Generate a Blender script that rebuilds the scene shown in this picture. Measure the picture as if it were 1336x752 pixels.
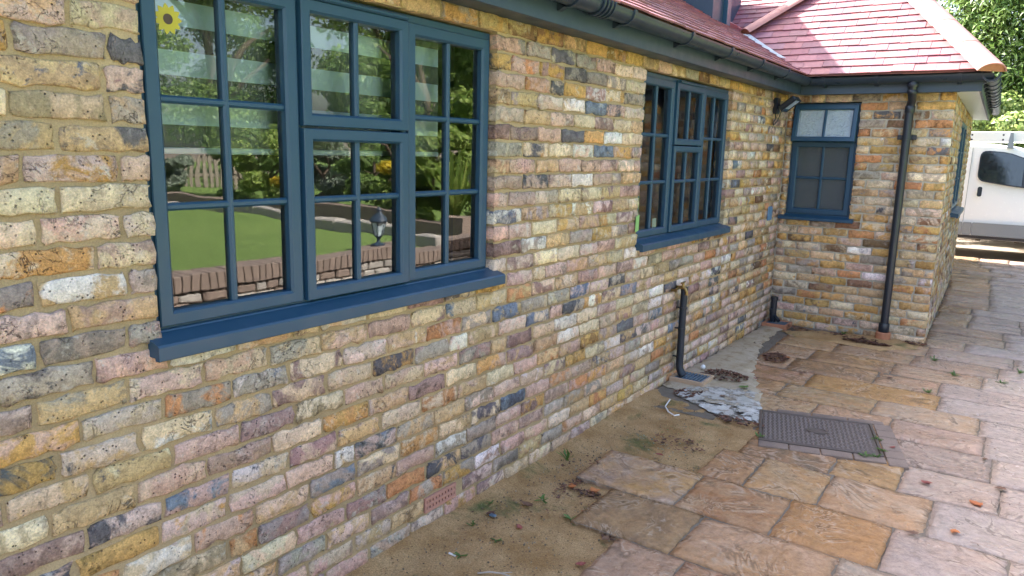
import bpy, math, random
import numpy as np
from mathutils import Vector, Matrix, noise as mnoise
R = math.radians
for o in list(bpy.data.objects): bpy.data.objects.remove(o)
scn = bpy.context.scene
COL = scn.collection

# ------------------------------------------------------------------ camera
CX, HC = 1.98, 1.62                       # metres from the long wall, eye height
FPX, PITCH, ROLL, YAW = 960.0, R(10.6), R(1.4), R(34.7)
PW, PH = 1336, 752
_f = np.array([-math.sin(YAW)*math.cos(PITCH), math.cos(YAW)*math.cos(PITCH), -math.sin(PITCH)])
_r = np.array([math.cos(YAW), math.sin(YAW), 0.0]); _u = np.cross(_r, _f)
CR = _r*math.cos(ROLL)+_u*math.sin(ROLL); CU = -_r*math.sin(ROLL)+_u*math.cos(ROLL); CF = _f
CO = np.array([CX, 0.0, HC])
cam = bpy.data.cameras.new('camera'); cam.sensor_width = 36; cam.lens = FPX/PW*36
cam.clip_start = 0.05; cam.clip_end = 2000
cob = bpy.data.objects.new('camera', cam); COL.objects.link(cob)
m = Matrix.Identity(4)
for i in range(3):
    m[i][0] = CR[i]; m[i][1] = CU[i]; m[i][2] = -CF[i]; m[i][3] = CO[i]
cob.matrix_world = m
scn.camera = cob
def ray(px, py): return CF*FPX + CR*(px-PW/2) - CU*(py-PH/2)
def gp(px, py, z=0.0):                    # photo pixel -> point on the ground
    v = ray(px, py); t = (z-HC)/v[2]; q = CO+v*t; return (float(q[0]), float(q[1]))
def proj(p):
    q = np.asarray(p, float)-CO; d = q@CF
    if d < .05: return None
    return (PW/2+FPX*(q@CR)/d, PH/2-FPX*(q@CU)/d)
def area(pts):                            # how large a piece shows in the photograph
    pp = [proj(p) for p in pts]
    if any(p is None for p in pp): return 0
    if max(p[0] for p in pp) < 0 or min(p[0] for p in pp) > PW or max(p[1] for p in pp) < 0 or min(p[1] for p in pp) > PH: return 0
    return abs(sum(pp[i-1][0]*pp[i][1]-pp[i][0]*pp[i-1][1] for i in range(len(pp))))/2

# ------------------------------------------------------------------ light
SUN_AZ, SUN_EL = R(-8), R(44.7)           # sun stands behind the house, high over the roof
sdir = Vector((-math.cos(SUN_EL)*math.cos(SUN_AZ), -math.cos(SUN_EL)*math.sin(SUN_AZ), math.sin(SUN_EL)))
w = bpy.data.worlds.new('World'); scn.world = w; w.use_nodes = True
nt = w.node_tree; bg = nt.nodes['Background']
sky = nt.nodes.new('ShaderNodeTexSky'); sky.sky_type = 'NISHITA'; sky.sun_disc = False
sky.sun_elevation = SUN_EL; sky.sun_rotation = math.atan2(sdir.x, sdir.y)
sky.air_density = 0.9; sky.dust_density = 5.0; sky.ozone_density = 0.5
nt.links.new(sky.outputs[0], bg.inputs[0]); bg.inputs[1].default_value = 0.15
sl = bpy.data.lights.new('sun', 'SUN'); sl.energy = 5.0; sl.angle = R(0.5); sl.color = (1, .95, .87)
so = bpy.data.objects.new('sun', sl); COL.objects.link(so); so.rotation_euler = (-sdir).to_track_quat('-Z', 'Y').to_euler()
so.location = (-6, -4, 9)
scn.view_settings.view_transform = 'Standard'; scn.view_settings.look = 'None'
scn.view_settings.gamma = 1; scn.view_settings.use_curve_mapping = False
scn.view_settings.exposure = 2.65
scn.render.engine = 'CYCLES'
scn.cycles.max_bounces = 8; scn.cycles.transparent_max_bounces = 12

# ------------------------------------------------------------------ helpers
WL = {}
def wloc(o): return WL.get(o.name, Vector((0, 0, 0)))
def link(o, parent=None, loc=(0, 0, 0)):
    COL.objects.link(o); loc = Vector(loc); WL[o.name] = loc
    if parent: o.parent = parent; o.location = loc-wloc(parent)
    else: o.location = loc
    return o
def empty(name, loc=(0, 0, 0), parent=None):
    o = bpy.data.objects.new(name, None); o.empty_display_size = .1; return link(o, parent, loc)
def tag(o, label=None, cat=None, group=None, kind=None):
    if label: o['label'] = label
    if cat: o['category'] = cat
    if group: o['group'] = group
    if kind: o['kind'] = kind
    return o
def mkmesh(name, V, F, mat=None, attrs=None, smooth=False, mats=None, fm=None):
    me = bpy.data.meshes.new(name); me.from_pydata([tuple(v) for v in V], [], F)
    if mats:
        for x in mats: me.materials.append(x)
        me.polygons.foreach_set('material_index', fm)
    elif mat: me.materials.append(mat)
    if smooth: me.polygons.foreach_set('use_smooth', [True]*len(me.polygons))
    for k, a in (attrs or {}).items():
        a = np.asarray(a, np.float32)
        if a.ndim == 1:
            at = me.attributes.new(k, 'FLOAT', 'POINT'); at.data.foreach_set('value', a)
        else:
            at = me.attributes.new(k, 'FLOAT_COLOR', 'POINT'); at.data.foreach_set('color', a.ravel())
    me.update(); return me
def ob(name, V, F, mat, parent=None, smooth=False, attrs=None, loc=None, auto=True):
    """one mesh object from world-space vertices, origin at its own centre (or loc)"""
    A = np.array([tuple(v) for v in V], float)
    if loc is None: c = (A.min(0)+A.max(0))/2; c[2] = A[:, 2].min()
    else: c = np.array(loc, float)
    me = mkmesh(name, A-c, F, mat, attrs, smooth)
    o = bpy.data.objects.new(name, me); return link(o, parent, c)
class MB:
    def __init__(s): s.V = []; s.F = []; s.A = {}
    def add(s, V, F, **at):
        b = len(s.V); s.V += [tuple(v) for v in V]; s.F += [tuple(i+b for i in f) for f in F]
        for k, val in at.items(): s.A.setdefault(k, []).extend(val if isinstance(val, list) and len(val) == len(V) else [val]*len(V))
    def box(s, x0, x1, y0, y1, z0, z1, fr=None, **at):
        V = [(x, y, z) for x in (x0, x1) for y in (y0, y1) for z in (z0, z1)]
        if fr: V = [fr(*v) for v in V]
        s.add(V, [(0, 1, 3, 2), (4, 6, 7, 5), (0, 4, 5, 1), (2, 3, 7, 6), (0, 2, 6, 4), (1, 5, 7, 3)], **at)
    def bbox(s, x0, x1, y0, y1, z0, z1, b=.003, fr=None):
        """box with chamfered edges"""
        V = []; idx = {}
        lo = (x0, y0, z0); hi = (x1, y1, z1)
        import itertools
        for c in itertools.product((0, 1), repeat=3):
            for ax in range(3):
                p = [ (lo[i]+(0 if i == ax else b)) if c[i] == 0 else (hi[i]-(0 if i == ax else b)) for i in range(3)]
                idx[(c, ax)] = len(V); V.append(tuple(p))
        F = []
        for ax in range(3):
            o1, o2 = (ax+1) % 3, (ax+2) % 3
            for sgn in (0, 1):
                q = []
                for a, d in ((0, 0), (1, 0), (1, 1), (0, 1)):
                    c = [0, 0, 0]; c[ax] = sgn; c[o1] = a; c[o2] = d; q.append(idx[(tuple(c), ax)])
                F.append(tuple(q if sgn else q[::-1]))
            for a in (0, 1):
                for d in (0, 1):
                    c0 = [0, 0, 0]; c1 = [0, 0, 0]; c0[o1] = c1[o1] = a; c0[o2] = c1[o2] = d; c1[ax] = 1
                    q = [idx[(tuple(c0), o1)], idx[(tuple(c1), o1)], idx[(tuple(c1), o2)], idx[(tuple(c0), o2)]]
                    F.append(tuple(q if a != d else q[::-1]))
        for c in itertools.product((0, 1), repeat=3):
            q = [idx[(c, 0)], idx[(c, 1)], idx[(c, 2)]]
            F.append(tuple(q if sum(c) % 2 else q[::-1]))
        if fr: V = [fr(*v) for v in V]
        s.add(V, F)
    def tube(s, pts, rad, n=12, cap=True, closed=False):
        P = [Vector(p) for p in pts]; rs = rad if isinstance(rad, (list, tuple)) else [rad]*len(P)
        V = []; F = []; up = None
        for i, p in enumerate(P):
            t = (P[min(i+1, len(P)-1)]-P[max(i-1, 0)]).normalized()
            if up is None:
                a = Vector((0, 0, 1)) if abs(t.z) < .9 else Vector((1, 0, 0)); up = (a-t*a.dot(t)).normalized()
            else: up = (up-t*up.dot(t)).normalized()
            sd = t.cross(up)
            V += [p+(up*math.cos(2*math.pi*k/n)+sd*math.sin(2*math.pi*k/n))*rs[i] for k in range(n)]
        for i in range(len(P)-1):
            for k in range(n): F.append((i*n+k, i*n+(k+1) % n, (i+1)*n+(k+1) % n, (i+1)*n+k))
        if cap: F.append(tuple(range(n))[::-1]); F.append(tuple((len(P)-1)*n+k for k in range(n)))
        s.add(V, F)
    def lathe(s, prof, c, n=20, cap=True):
        V = []; F = []
        for r_, z in prof: V += [(c[0]+r_*math.cos(2*math.pi*k/n), c[1]+r_*math.sin(2*math.pi*k/n), c[2]+z) for k in range(n)]
        for i in range(len(prof)-1):
            for k in range(n): F.append((i*n+k, i*n+(k+1) % n, (i+1)*n+(k+1) % n, (i+1)*n+k))
        if cap: F.append(tuple(range(n))[::-1]); F.append(tuple((len(prof)-1)*n+k for k in range(n)))
        s.add(V, F)
    def grid(s, rows):
        nr, nc = len(rows), len(rows[0]); V = [v for r_ in rows for v in r_]
        s.add(V, [(i*nc+j, i*nc+j+1, (i+1)*nc+j+1, (i+1)*nc+j) for i in range(nr-1) for j in range(nc-1)])
    def build(s, name, mat, parent=None, smooth=False, loc=None):
        return ob(name, s.V, s.F, mat, parent, smooth, {k: np.array(v) for k, v in s.A.items()} or None, loc)
def smooth_by_angle(o, ang=40):
    me = o.data; me.polygons.foreach_set('use_smooth', [True]*len(me.polygons))
    import bmesh
    bm = bmesh.new(); bm.from_mesh(me)
    for e in bm.edges:
        if len(e.link_faces) == 2 and e.calc_face_angle(0) > R(ang): e.smooth = False
    bm.to_mesh(me); bm.free(); return o
def clip(poly, a, b, c):
    """keep part of polygon where a*u+b*v+c >= 0"""
    out = []
    for i in range(len(poly)):
        p, q = poly[i-1], poly[i]; dp = a*p[0]+b*p[1]+c; dq = a*q[0]+b*q[1]+c
        if (dp >= 0) != (dq >= 0):
            t = dp/(dp-dq); out.append((p[0]+(q[0]-p[0])*t, p[1]+(q[1]-p[1])*t))
        if dq >= 0: out.append(q)
    return out

# ------------------------------------------------------------------ materials
def mat(name):
    mt = bpy.data.materials.new(name); mt.use_nodes = True; n = mt.node_tree
    for x in list(n.nodes): n.nodes.remove(x)
    out = n.nodes.new('ShaderNodeOutputMaterial'); p = n.nodes.new('ShaderNodeBsdfPrincipled'); n.links.new(p.outputs[0], out.inputs[0])
    return mt, n, p, out
class NT:
    def __init__(s, n): s.n = n
    def new(s, t, **k):
        x = s.n.nodes.new(t)
        for a, v in k.items(): setattr(x, a, v)
        return x
    def L(s, a, b): s.n.links.new(a, b)
    def noise(s, vec, scale, detail=4, rough=.6, dist=0):
        x = s.new('ShaderNodeTexNoise'); x.inputs['Scale'].default_value = scale; x.inputs['Detail'].default_value = detail
        x.inputs['Roughness'].default_value = rough; x.inputs['Distortion'].default_value = dist
        if vec is not None: s.L(vec, x.inputs['Vector'])
        return x.outputs['Fac']
    def ramp(s, fac, stops):
        x = s.new('ShaderNodeValToRGB'); e = x.color_ramp.elements
        while len(e) < len(stops): e.new(.5)
        for i, (p, c) in enumerate(stops):
            e[i].position = p; e[i].color = (c, c, c, 1) if isinstance(c, (int, float)) else (*c, 1)
        s.L(fac, x.inputs[0]); return x.outputs[0]
    def mix(s, f, a, b, blend='MIX'):
        x = s.new('ShaderNodeMix', data_type='RGBA', blend_type=blend)
        for sock, v in ((x.inputs[0], f), (x.inputs[6], a), (x.inputs[7], b)):
            if hasattr(v, 'is_linked'): s.L(v, sock)
            elif isinstance(v, (int, float)): sock.default_value = v if sock == x.inputs[0] else (v, v, v, 1)
            else: sock.default_value = (*v, 1)
        return x.outputs[2]
    def math(s, op, a, b=0.0):
        x = s.new('ShaderNodeMath', operation=op)
        for i, v in enumerate((a, b)):
            if hasattr(v, 'is_linked'): s.L(v, x.inputs[i])
            else: x.inputs[i].default_value = v
        return x.outputs[0]
    def bump(s, h, strength, dist, p, prev=None):
        x = s.new('ShaderNodeBump'); x.inputs['Strength'].default_value = strength; x.inputs['Distance'].default_value = dist
        s.L(h, x.inputs['Height'])
        if prev is not None: s.L(prev, x.inputs['Normal'])
        if p is not None: s.L(x.outputs[0], p.inputs['Normal'])
        return x.outputs[0]
    def pos(s, seed=None, k=37.0):
        g = s.new('ShaderNodeNewGeometry').outputs['Position']
        if seed is None: return g
        a = s.new('ShaderNodeAttribute', attribute_name=seed).outputs['Fac']
        v = s.new('ShaderNodeVectorMath', operation='MULTIPLY_ADD'); 
        c = s.new('ShaderNodeCombineXYZ'); s.L(a, c.inputs[0]); s.L(a, c.inputs[1]); s.L(a, c.inputs[2])
        s.L(c.outputs[0], v.inputs[0]); v.inputs[1].default_value = (k, k*1.7, k*.6); s.L(g, v.inputs[2]); return v.outputs[0]
    def att(s, nm, o='Color'): return s.new('ShaderNodeAttribute', attribute_name=nm).outputs[o]
def simple(name, col, rough=.5, metal=0, bs=0, bd=.001, var=.12, vs=6, spec=.5, coat=0):
    mt, n, p, _ = mat(name); t = NT(n); P = t.pos()
    f = t.noise(P, vs, 5)
    c = t.mix(f, tuple(x*(1-var) for x in col), tuple(min(1, x*(1+var)) for x in col))
    t.L(c, p.inputs['Base Color']); p.inputs['Metallic'].default_value = metal
    rr = t.ramp(t.noise(P, vs*3, 4), [(.3, max(.02, rough-.08)), (.7, min(1, rough+.08))]); t.L(rr, p.inputs['Roughness'])
    p.inputs['Specular IOR Level'].default_value = spec; p.inputs['Coat Weight'].default_value = coat
    if bs: t.bump(t.noise(P, bs, 5), .6, bd, p)
    return mt
M = {}
def brick_mat():
    mt, n, p, _ = mat('brick'); t = NT(n); P = t.pos('sd')
    ca, cb = t.att('ca'), t.att('cb')
    f1 = t.ramp(t.noise(P, 8.5, 5, .65, .7), [(.47, 0), (.56, 1)])
    c = t.mix(f1, ca, cb)
    f2 = t.ramp(t.noise(P, 13, 5, .7, .3), [(.60, 0), (.68, 1)])
    c = t.mix(f2, c, t.att('cc'))
    c = t.mix(1.0, c, t.ramp(t.noise(P, 38, 6, .7), [(.25, .55), (.5, 1.0), (.75, 1.28)]), 'MULTIPLY')
    c = t.mix(1.0, c, t.ramp(t.noise(P, 170, 3, .7), [(.3, .72), (.7, 1.25)]), 'MULTIPLY')
    lime = t.math('MULTIPLY', t.ramp(t.noise(P, 17, 6, .75, .4), [(.56, 0), (.68, 1)]), t.att('lm', 'Fac'))
    c = t.mix(lime, c, (.60, .56, .49))
    sand = t.math('MULTIPLY', t.ramp(t.noise(P, 60, 4, .7), [(.60, 0), (.72, 1)]), .35)
    c = t.mix(sand, c, (.46, .39, .27))
    vo = t.new('ShaderNodeTexVoronoi'); vo.inputs['Scale'].default_value = 75; vo.inputs['Randomness'].default_value = 1; t.L(P, vo.inputs['Vector'])
    pit = t.math('MULTIPLY', t.ramp(vo.outputs['Distance'], [(.13, 1), (.24, 0)]), t.ramp(t.noise(P, 22, 3), [(.50, 0), (.58, 1)]))
    crack = t.ramp(t.math('ABSOLUTE', t.math('SUBTRACT', t.noise(P, 13, 5, .6, 1.2), .5)), [(.0, 1), (.010, 0)])
    crack = t.math('MULTIPLY', crack, t.ramp(t.noise(P, 6, 2), [(.5, 0), (.6, 1)]))
    pit = t.math('MAXIMUM', pit, t.math('MULTIPLY', crack, .8))
    c = t.mix(t.math('MULTIPLY', pit, .8), c, (.045, .04, .04))
    t.L(c, p.inputs['Base Color']); p.inputs['Roughness'].default_value = .92; p.inputs['Specular IOR Level'].default_value = .25
    h = t.math('SUBTRACT', t.math('ADD', t.noise(P, 28, 8, .72), t.math('MULTIPLY', t.noise(P, 130, 5, .75), .5)), t.math('MULTIPLY', pit, .9))
    t.bump(h, 1.0, .0085, p); return mt
M['brick'] = brick_mat()
def mortar_mat(name, a, b):
    mt, n, p, _ = mat(name); t = NT(n); P = t.pos()
    c = t.mix(t.noise(P, 5, 6, .7), a, b)
    c = t.mix(1.0, c, t.ramp(t.noise(P, 1.6, 5, .7), [(.3, .76), (.7, 1.2)]), 'MULTIPLY')
    c = t.mix(1.0, c, t.ramp(t.noise(P, 220, 3), [(.3, .78), (.7, 1.12)]), 'MULTIPLY')
    t.L(c, p.inputs['Base Color']); p.inputs['Roughness'].default_value = .95; p.inputs['Specular IOR Level'].default_value = .2
    t.bump(t.math('ADD', t.noise(P, 45, 6, .7), t.math('MULTIPLY', t.noise(P, 260, 3), .3)), .9, .005, p); return mt
M['mortar'] = mortar_mat('mortar', (.30, .22, .12), (.45, .345, .205))
M['mortar_pale'] = mortar_mat('mortar_pale', (.36, .32, .25), (.52, .47, .38))
M['paint'] = simple('anthracite_frame', (.015, .056, .104), .40, bs=300, bd=.0002, var=.06, vs=3)
M['gutter'] = simple('gutter_plastic', (.020, .032, .050), .34, var=.15, vs=4)
M['fascia'] = simple('fascia_board', (.030, .052, .082), .45, var=.1, vs=3)
M['soffit'] = simple('soffit_white', (.62, .66, .68), .35, var=.04)
M['black'] = simple('black_pipe', (.012, .017, .026), .36, var=.2, vs=9)
M['lag'] = simple('pipe_lagging', (.008, .014, .024), .5, var=.3, vs=20, bs=80, bd=.001)
M['lead'] = simple('lead', (.30, .34, .39), .5, var=.2, vs=12, bs=20, bd=.003)
M['brass'] = simple('brass', (.30, .20, .08), .38, 1, var=.25, vs=40)
M['terracotta'] = simple('terracotta', (.36, .15, .08), .75, var=.25, vs=30, bs=60, bd=.002)
M['tan'] = simple('tan_surround', (.42, .29, .19), .8, var=.2, vs=30)
M['grate'] = simple('grate', (.10, .15, .20), .4, .2, var=.3, vs=30)
M['dark'] = simple('dark_void', (.01, .01, .01), .9)
M['airbrick'] = simple('clay_airbrick', (.40, .20, .15), .85, var=.2, vs=40, bs=120, bd=.001)
M['slateblue'] = simple('blue_vent_plate', (.10, .20, .33), .5, var=.2, vs=20)
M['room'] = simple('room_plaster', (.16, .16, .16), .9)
M['white'] = simple('white_board', (.78, .78, .77), .4, var=.03)
M['sill_in'] = simple('window_board', (.6, .6, .6), .5, var=.03)
def glass_mat(name, ior, tint=(.86, .9, .88), bump=None, pale_mix=0):
    mt, n, p, out = mat(name); n.nodes.remove(p); t = NT(n)
    g = t.new('ShaderNodeBsdfGlossy'); g.inputs['Roughness'].default_value = .012
    tr = t.new('ShaderNodeBsdfTransparent'); tr.inputs[0].default_value = (*tint, 1)
    fr = t.new('ShaderNodeFresnel'); fr.inputs[0].default_value = ior
    mx = t.new('ShaderNodeMixShader'); last = tr.outputs[0]
    if pale_mix:
        df = t.new('ShaderNodeBsdfDiffuse'); df.inputs[0].default_value = (.62, .74, .82, 1)
        m2 = t.new('ShaderNodeMixShader'); m2.inputs[0].default_value = pale_mix; t.L(tr.outputs[0], m2.inputs[1]); t.L(df.outputs[0], m2.inputs[2]); last = m2.outputs[0]
    P = t.pos()
    if bump:
        h = t.noise(P, bump, 3, .5, 1.5); nb = t.bump(h, 1.0, .016, None); g.inputs['Roughness'].default_value = .05
    else:
        h = t.noise(P, 3.0, 2, .4); nb = t.bump(h, .5, .0022, None)
    t.L(nb, g.inputs['Normal']); 
    if bump:
        t.L(nb, fr.inputs['Normal'])
        if pale_mix: t.L(nb, df.inputs['Normal'])
    t.L(fr.outputs[0], mx.inputs[0]); t.L(last, mx.inputs[1]); t.L(g.outputs[0], mx.inputs[2]); t.L(mx.outputs[0], out.inputs[0]); return mt
M['glass'] = glass_mat('window_glass', 2.1, (.95, .97, .96))
M['glass_obs'] = glass_mat('obscure_glass', 1.9, (.55, .62, .66), 38, .6)  # brightness of the vent panes put in as a pale diffuse share
M['glass_obs_dark'] = glass_mat('obscure_glass_dark', 1.5, (.4, .46, .48), 38, .10)
def tile_mat():
    mt, n, p, _ = mat('clay_tile'); t = NT(n); P = t.pos('sd')
    c = t.mix(1.0, t.att('ca'), t.ramp(t.noise(P, 22, 6, .7), [(.2, .72), (.8, 1.25)]), 'MULTIPLY')
    t.L(c, p.inputs['Base Color']); p.inputs['Roughness'].default_value = .62
    t.bump(t.noise(P, 140, 5), .5, .0012, p); return mt
M['tile'] = tile_mat()
M['hip'] = simple('hip_tile', (.40, .185, .16), .65, var=.18, vs=14, bs=120, bd=.001)
def slab_mat():
    mt, n, p, _ = mat('riven_slab'); t = NT(n); P = t.pos('sd')
    ca = t.att('ca')
    c = t.mix(t.ramp(t.noise(P, 3.2, 5, .65, .8), [(.38, 0), (.64, 1)]), ca, t.att('cb'))
    led = t.noise(P, 2.3, 4, .58, 1.0)                       # split-stone ledges
    st = t.math('ABSOLUTE', t.math('SUBTRACT', t.math('FRACT', t.math('MULTIPLY', led, 7.0)), .5))
    gate = t.ramp(t.noise(P, 4.5, 2), [(.44, 0), (.54, 1)])
    edge = t.math('MULTIPLY', t.ramp(st, [(.0, 1), (.04, .8), (.08, 0)]), gate)
    ledge_glint = t.math('MULTIPLY', t.ramp(st, [(.09, 0), (.15, 1), (.26, 0)]), gate)
    c = t.mix(t.math('MULTIPLY', edge, .5), c, (.09, .06, .04))  # relief painted in: dark line on each ledge, pale wet highlight beside it
    c = t.mix(t.math('MULTIPLY', ledge_glint, .45), c, (.54, .43, .33))
    c = t.mix(1.0, c, t.ramp(t.noise(P, 26, 7, .75), [(.28, .62), (.5, .98), (.74, 1.32)]), 'MULTIPLY')
    c = t.mix(t.math('MULTIPLY', t.ramp(t.noise(P, 70, 4, .7), [(.6, 0), (.72, 1)]), .3), c, (.42, .36, .29))
    t.L(c, p.inputs['Base Color'])
    wet = t.noise(t.pos(), 1.7, 5, .6, .5)
    t.L(t.ramp(wet, [(.32, .12), (.52, .23), (.68, .40)]), p.inputs['Roughness']); p.inputs['Specular IOR Level'].default_value = .55
    h = t.math('ADD', t.math('MULTIPLY', t.math('SNAP', led, .0714), 4.5), t.math('ADD', t.math('MULTIPLY', led, 3.0), t.math('MULTIPLY', t.noise(P, 32, 7, .72), .7)))
    t.bump(h, 1.0, .022, p); return mt
M['slab'] = slab_mat()
M['joint'] = mortar_mat('paving_joint', (.12, .095, .07), (.25, .205, .16))
def soil_mat():
    mt, n, p, _ = mat('sandy_soil'); t = NT(n); P = t.pos()
    c = t.mix(t.ramp(t.noise(P, 4, 6, .7), [(.36, 0), (.62, 1)]), (.33, .185, .07), (.50, .32, .155))
    c = t.mix(t.ramp(t.noise(P, 3.1, 5, .65, .4), [(.56, 0), (.68, 1)]), c, (.12, .125, .04))
    c = t.mix(1.0, c, t.ramp(t.noise(P, 160, 4, .7), [(.3, .5), (.7, 1.4)]), 'MULTIPLY')
    t.L(c, p.inputs['Base Color']); p.inputs['Roughness'].default_value = .8; p.inputs['Specular IOR Level'].default_value = .3
    t.bump(t.math('ADD', t.noise(P, 60, 6, .7), t.math('MULTIPLY', t.noise(P, 320, 3), .5)), 1, .012, p); return mt
M['soil'] = soil_mat()
def conc_mat(name, a, b, c3, rough):
    mt, n, p, _ = mat(name); t = NT(n); P = t.pos()
    c = t.mix(t.ramp(t.noise(P, 6, 6, .7, .5), [(.38, 0), (.62, 1)]), a, b)
    c = t.mix(t.ramp(t.noise(P, 11, 6, .75), [(.52, 0), (.66, 1)]), c, c3)
    c = t.mix(1.0, c, t.ramp(t.noise(P, 140, 4), [(.3, .8), (.7, 1.15)]), 'MULTIPLY')
    t.L(c, p.inputs['Base Color']); p.inputs['Roughness'].default_value = rough
    t.bump(t.noise(P, 40, 7, .7), .8, .005, p); return mt
M['concrete'] = conc_mat('concrete', (.46, .38, .28), (.36, .28, .18), (.25, .165, .085), .55)
M['cement'] = conc_mat('cement_smear', (.36, .335, .29), (.58, .56, .52), (.20, .145, .09), .5)
def patchy(mt, scale, lo, hi):
    n = mt.node_tree; t = NT(n); out = [x for x in n.nodes if x.type == 'OUTPUT_MATERIAL'][0]; p = [x for x in n.nodes if x.type == 'BSDF_PRINCIPLED'][0]
    tr = t.new('ShaderNodeBsdfTransparent'); mx = t.new('ShaderNodeMixShader'); t.L(t.ramp(t.noise(t.pos(), scale, 6, .7, .3), [(lo, 0), (hi, 1)]), mx.inputs[0])
    t.L(p.outputs[0], mx.inputs[1]); t.L(tr.outputs[0], mx.inputs[2]); t.L(mx.outputs[0], out.inputs[0])
patchy(M['cement'], 9, .50, .60)
M['coverm'] = simple('cast_iron', (.10, .075, .062), .5, .25, var=.35, vs=25, bs=90, bd=.001)
M['block'] = mortar_mat('engineering_block', (.17, .125, .10), (.28, .21, .17))
def leaf_mat(name, a, b, trans=.45, rough=.5):
    mt, n, p, out = mat(name); t = NT(n)
    c = t.mix(t.att('rv', 'Fac'), a, b); t.L(c, p.inputs['Base Color']); p.inputs['Roughness'].default_value = rough
    tl = t.new('ShaderNodeBsdfTranslucent'); t.L(c, tl.inputs[0]); mx = t.new('ShaderNodeMixShader'); mx.inputs[0].default_value = trans
    t.L(p.outputs[0], mx.inputs[1]); t.L(tl.outputs[0], mx.inputs[2]); t.L(mx.outputs[0], out.inputs[0]); return mt
M['conifer'] = leaf_mat('conifer_leaf', (.045, .10, .018), (.15, .24, .045), .3)
M['laurel'] = leaf_mat('shrub_leaf', (.09, .16, .035), (.26, .32, .10), .3)
M['green1'] = leaf_mat('tree_leaf', (.09, .18, .045), (.24, .35, .09))
M['green2'] = leaf_mat('bush_leaf', (.14, .25, .045), (.36, .46, .11))
M['silver'] = leaf_mat('silver_leaf', (.16, .22, .16), (.30, .36, .28))
M['yellowf'] = leaf_mat('yellow_flower', (.55, .42, .02), (.75, .62, .06))
M['pinkf'] = leaf_mat('pink_flower', (.45, .10, .22), (.6, .25, .35))
M['weed'] = leaf_mat('weed_leaf', (.07, .14, .03), (.14, .24, .06))
M['litter'] = leaf_mat('dead_leaf', (.055, .03, .02), (.20, .085, .05), .1, .7)
M['orange_leaf'] = leaf_mat('orange_leaf', (.42, .12, .03), (.52, .19, .06), .2, .6)
M['red_leaf'] = leaf_mat('red_leaf', (.26, .06, .045), (.34, .10, .08), .2, .6)
M['brown_leaf'] = leaf_mat('brown_leaf', (.11, .05, .03), (.17, .09, .05), .1, .7)
M['bark'] = simple('bark', (.09, .065, .045), .9, bs=20, bd=.01, var=.4)
M['twig'] = simple('dry_twig', (.34, .29, .24), .8, var=.3, vs=60)
M['cable'] = simple('white_cable', (.72, .70, .68), .45, var=.05)
M['grassm'] = leaf_mat('grass_blade', (.07, .19, .02), (.16, .34, .045), .3)
def lawn_mat():
    mt, n, p, _ = mat('lawn'); t = NT(n); P = t.pos()
    c = t.mix(t.noise(P, .9, 7, .75), (.085, .18, .03), (.25, .36, .09)); c = t.mix(1.0, c, t.ramp(t.noise(P, 25, 6, .8), [(.3, .5), (.7, 1.4)]), 'MULTIPLY')
    t.L(c, p.inputs['Base Color']); p.inputs['Roughness'].default_value = .9; t.bump(t.noise(P, 90, 4), 1, .02, p); return mt
M['lawn'] = lawn_mat()
M['asphalt'] = simple('ground_earth', (.16, .13, .10), .9, var=.3, vs=2, bs=40, bd=.01)
M['vanwhite'] = simple('van_paint', (.80, .81, .82), .22, var=.02, coat=.4)
M['vangrey'] = simple('van_plastic', (.20, .23, .26), .5, var=.06)
M['tyre'] = simple('tyre', (.015, .015, .015), .8)
M['rim'] = simple('wheel_rim', (.35, .36, .37), .35, .7)
M['vanglass'] = simple('van_glass', (.012, .02, .024), .09, spec=.9, var=.1)
M['lampglass'] = glass_mat('floodlight_glass', 1.8, (.7, .75, .8), None, .35)
M['stonew'] = simple('pale_stone', (.36, .34, .31), .85, var=.3, vs=4, bs=20, bd=.01)
M['gwall'] = simple('garden_brick', (.23, .18, .15), .9, var=.4, vs=9, bs=40, bd=.006)
M['fence'] = simple('weathered_fence', (.23, .20, .165), .85, var=.3, vs=6, bs=40, bd=.004)
M['blind'] = simple('blind_white', (.60, .75, .97), .7, var=.03)
def sheer_mat():
    mt, n, p, out = mat('blind_sheer'); t = NT(n); p.inputs['Base Color'].default_value = (.3, .32, .33, 1)
    tr = t.new('ShaderNodeBsdfTransparent'); mx = t.new('ShaderNodeMixShader'); mx.inputs[0].default_value = .55
    t.L(p.outputs[0], mx.inputs[1]); t.L(tr.outputs[0], mx.inputs[2]); t.L(mx.outputs[0], out.inputs[0]); return mt
M['sheer'] = sheer_mat()
M['towel'] = simple('blue_towel', (.06, .24, .55), .9, var=.15, vs=30, bs=200, bd=.002)
M['yellow'] = simple('petal_yellow', (.42, .36, .03), .6, var=.1)
M['brownc'] = simple('flower_centre', (.07, .045, .03), .7, var=.3, vs=90)
M['greentape'] = simple('green_tape', (.22, .42, .14), .5, var=.1)
M['paper'] = simple('pale_label', (.55, .68, .72), .5, var=.08)

# ------------------------------------------------------------------ ground
rng = random.Random(7)
mb = MB(); mb.add([(-300, -300, -.075), (300, -300, -.075), (300, 300, -.075), (-300, 300, -.075)], [(0, 1, 2, 3)])
tag(mb.build('ground', M['asphalt'], loc=(0, 0, -.075)), kind='structure')

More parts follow.
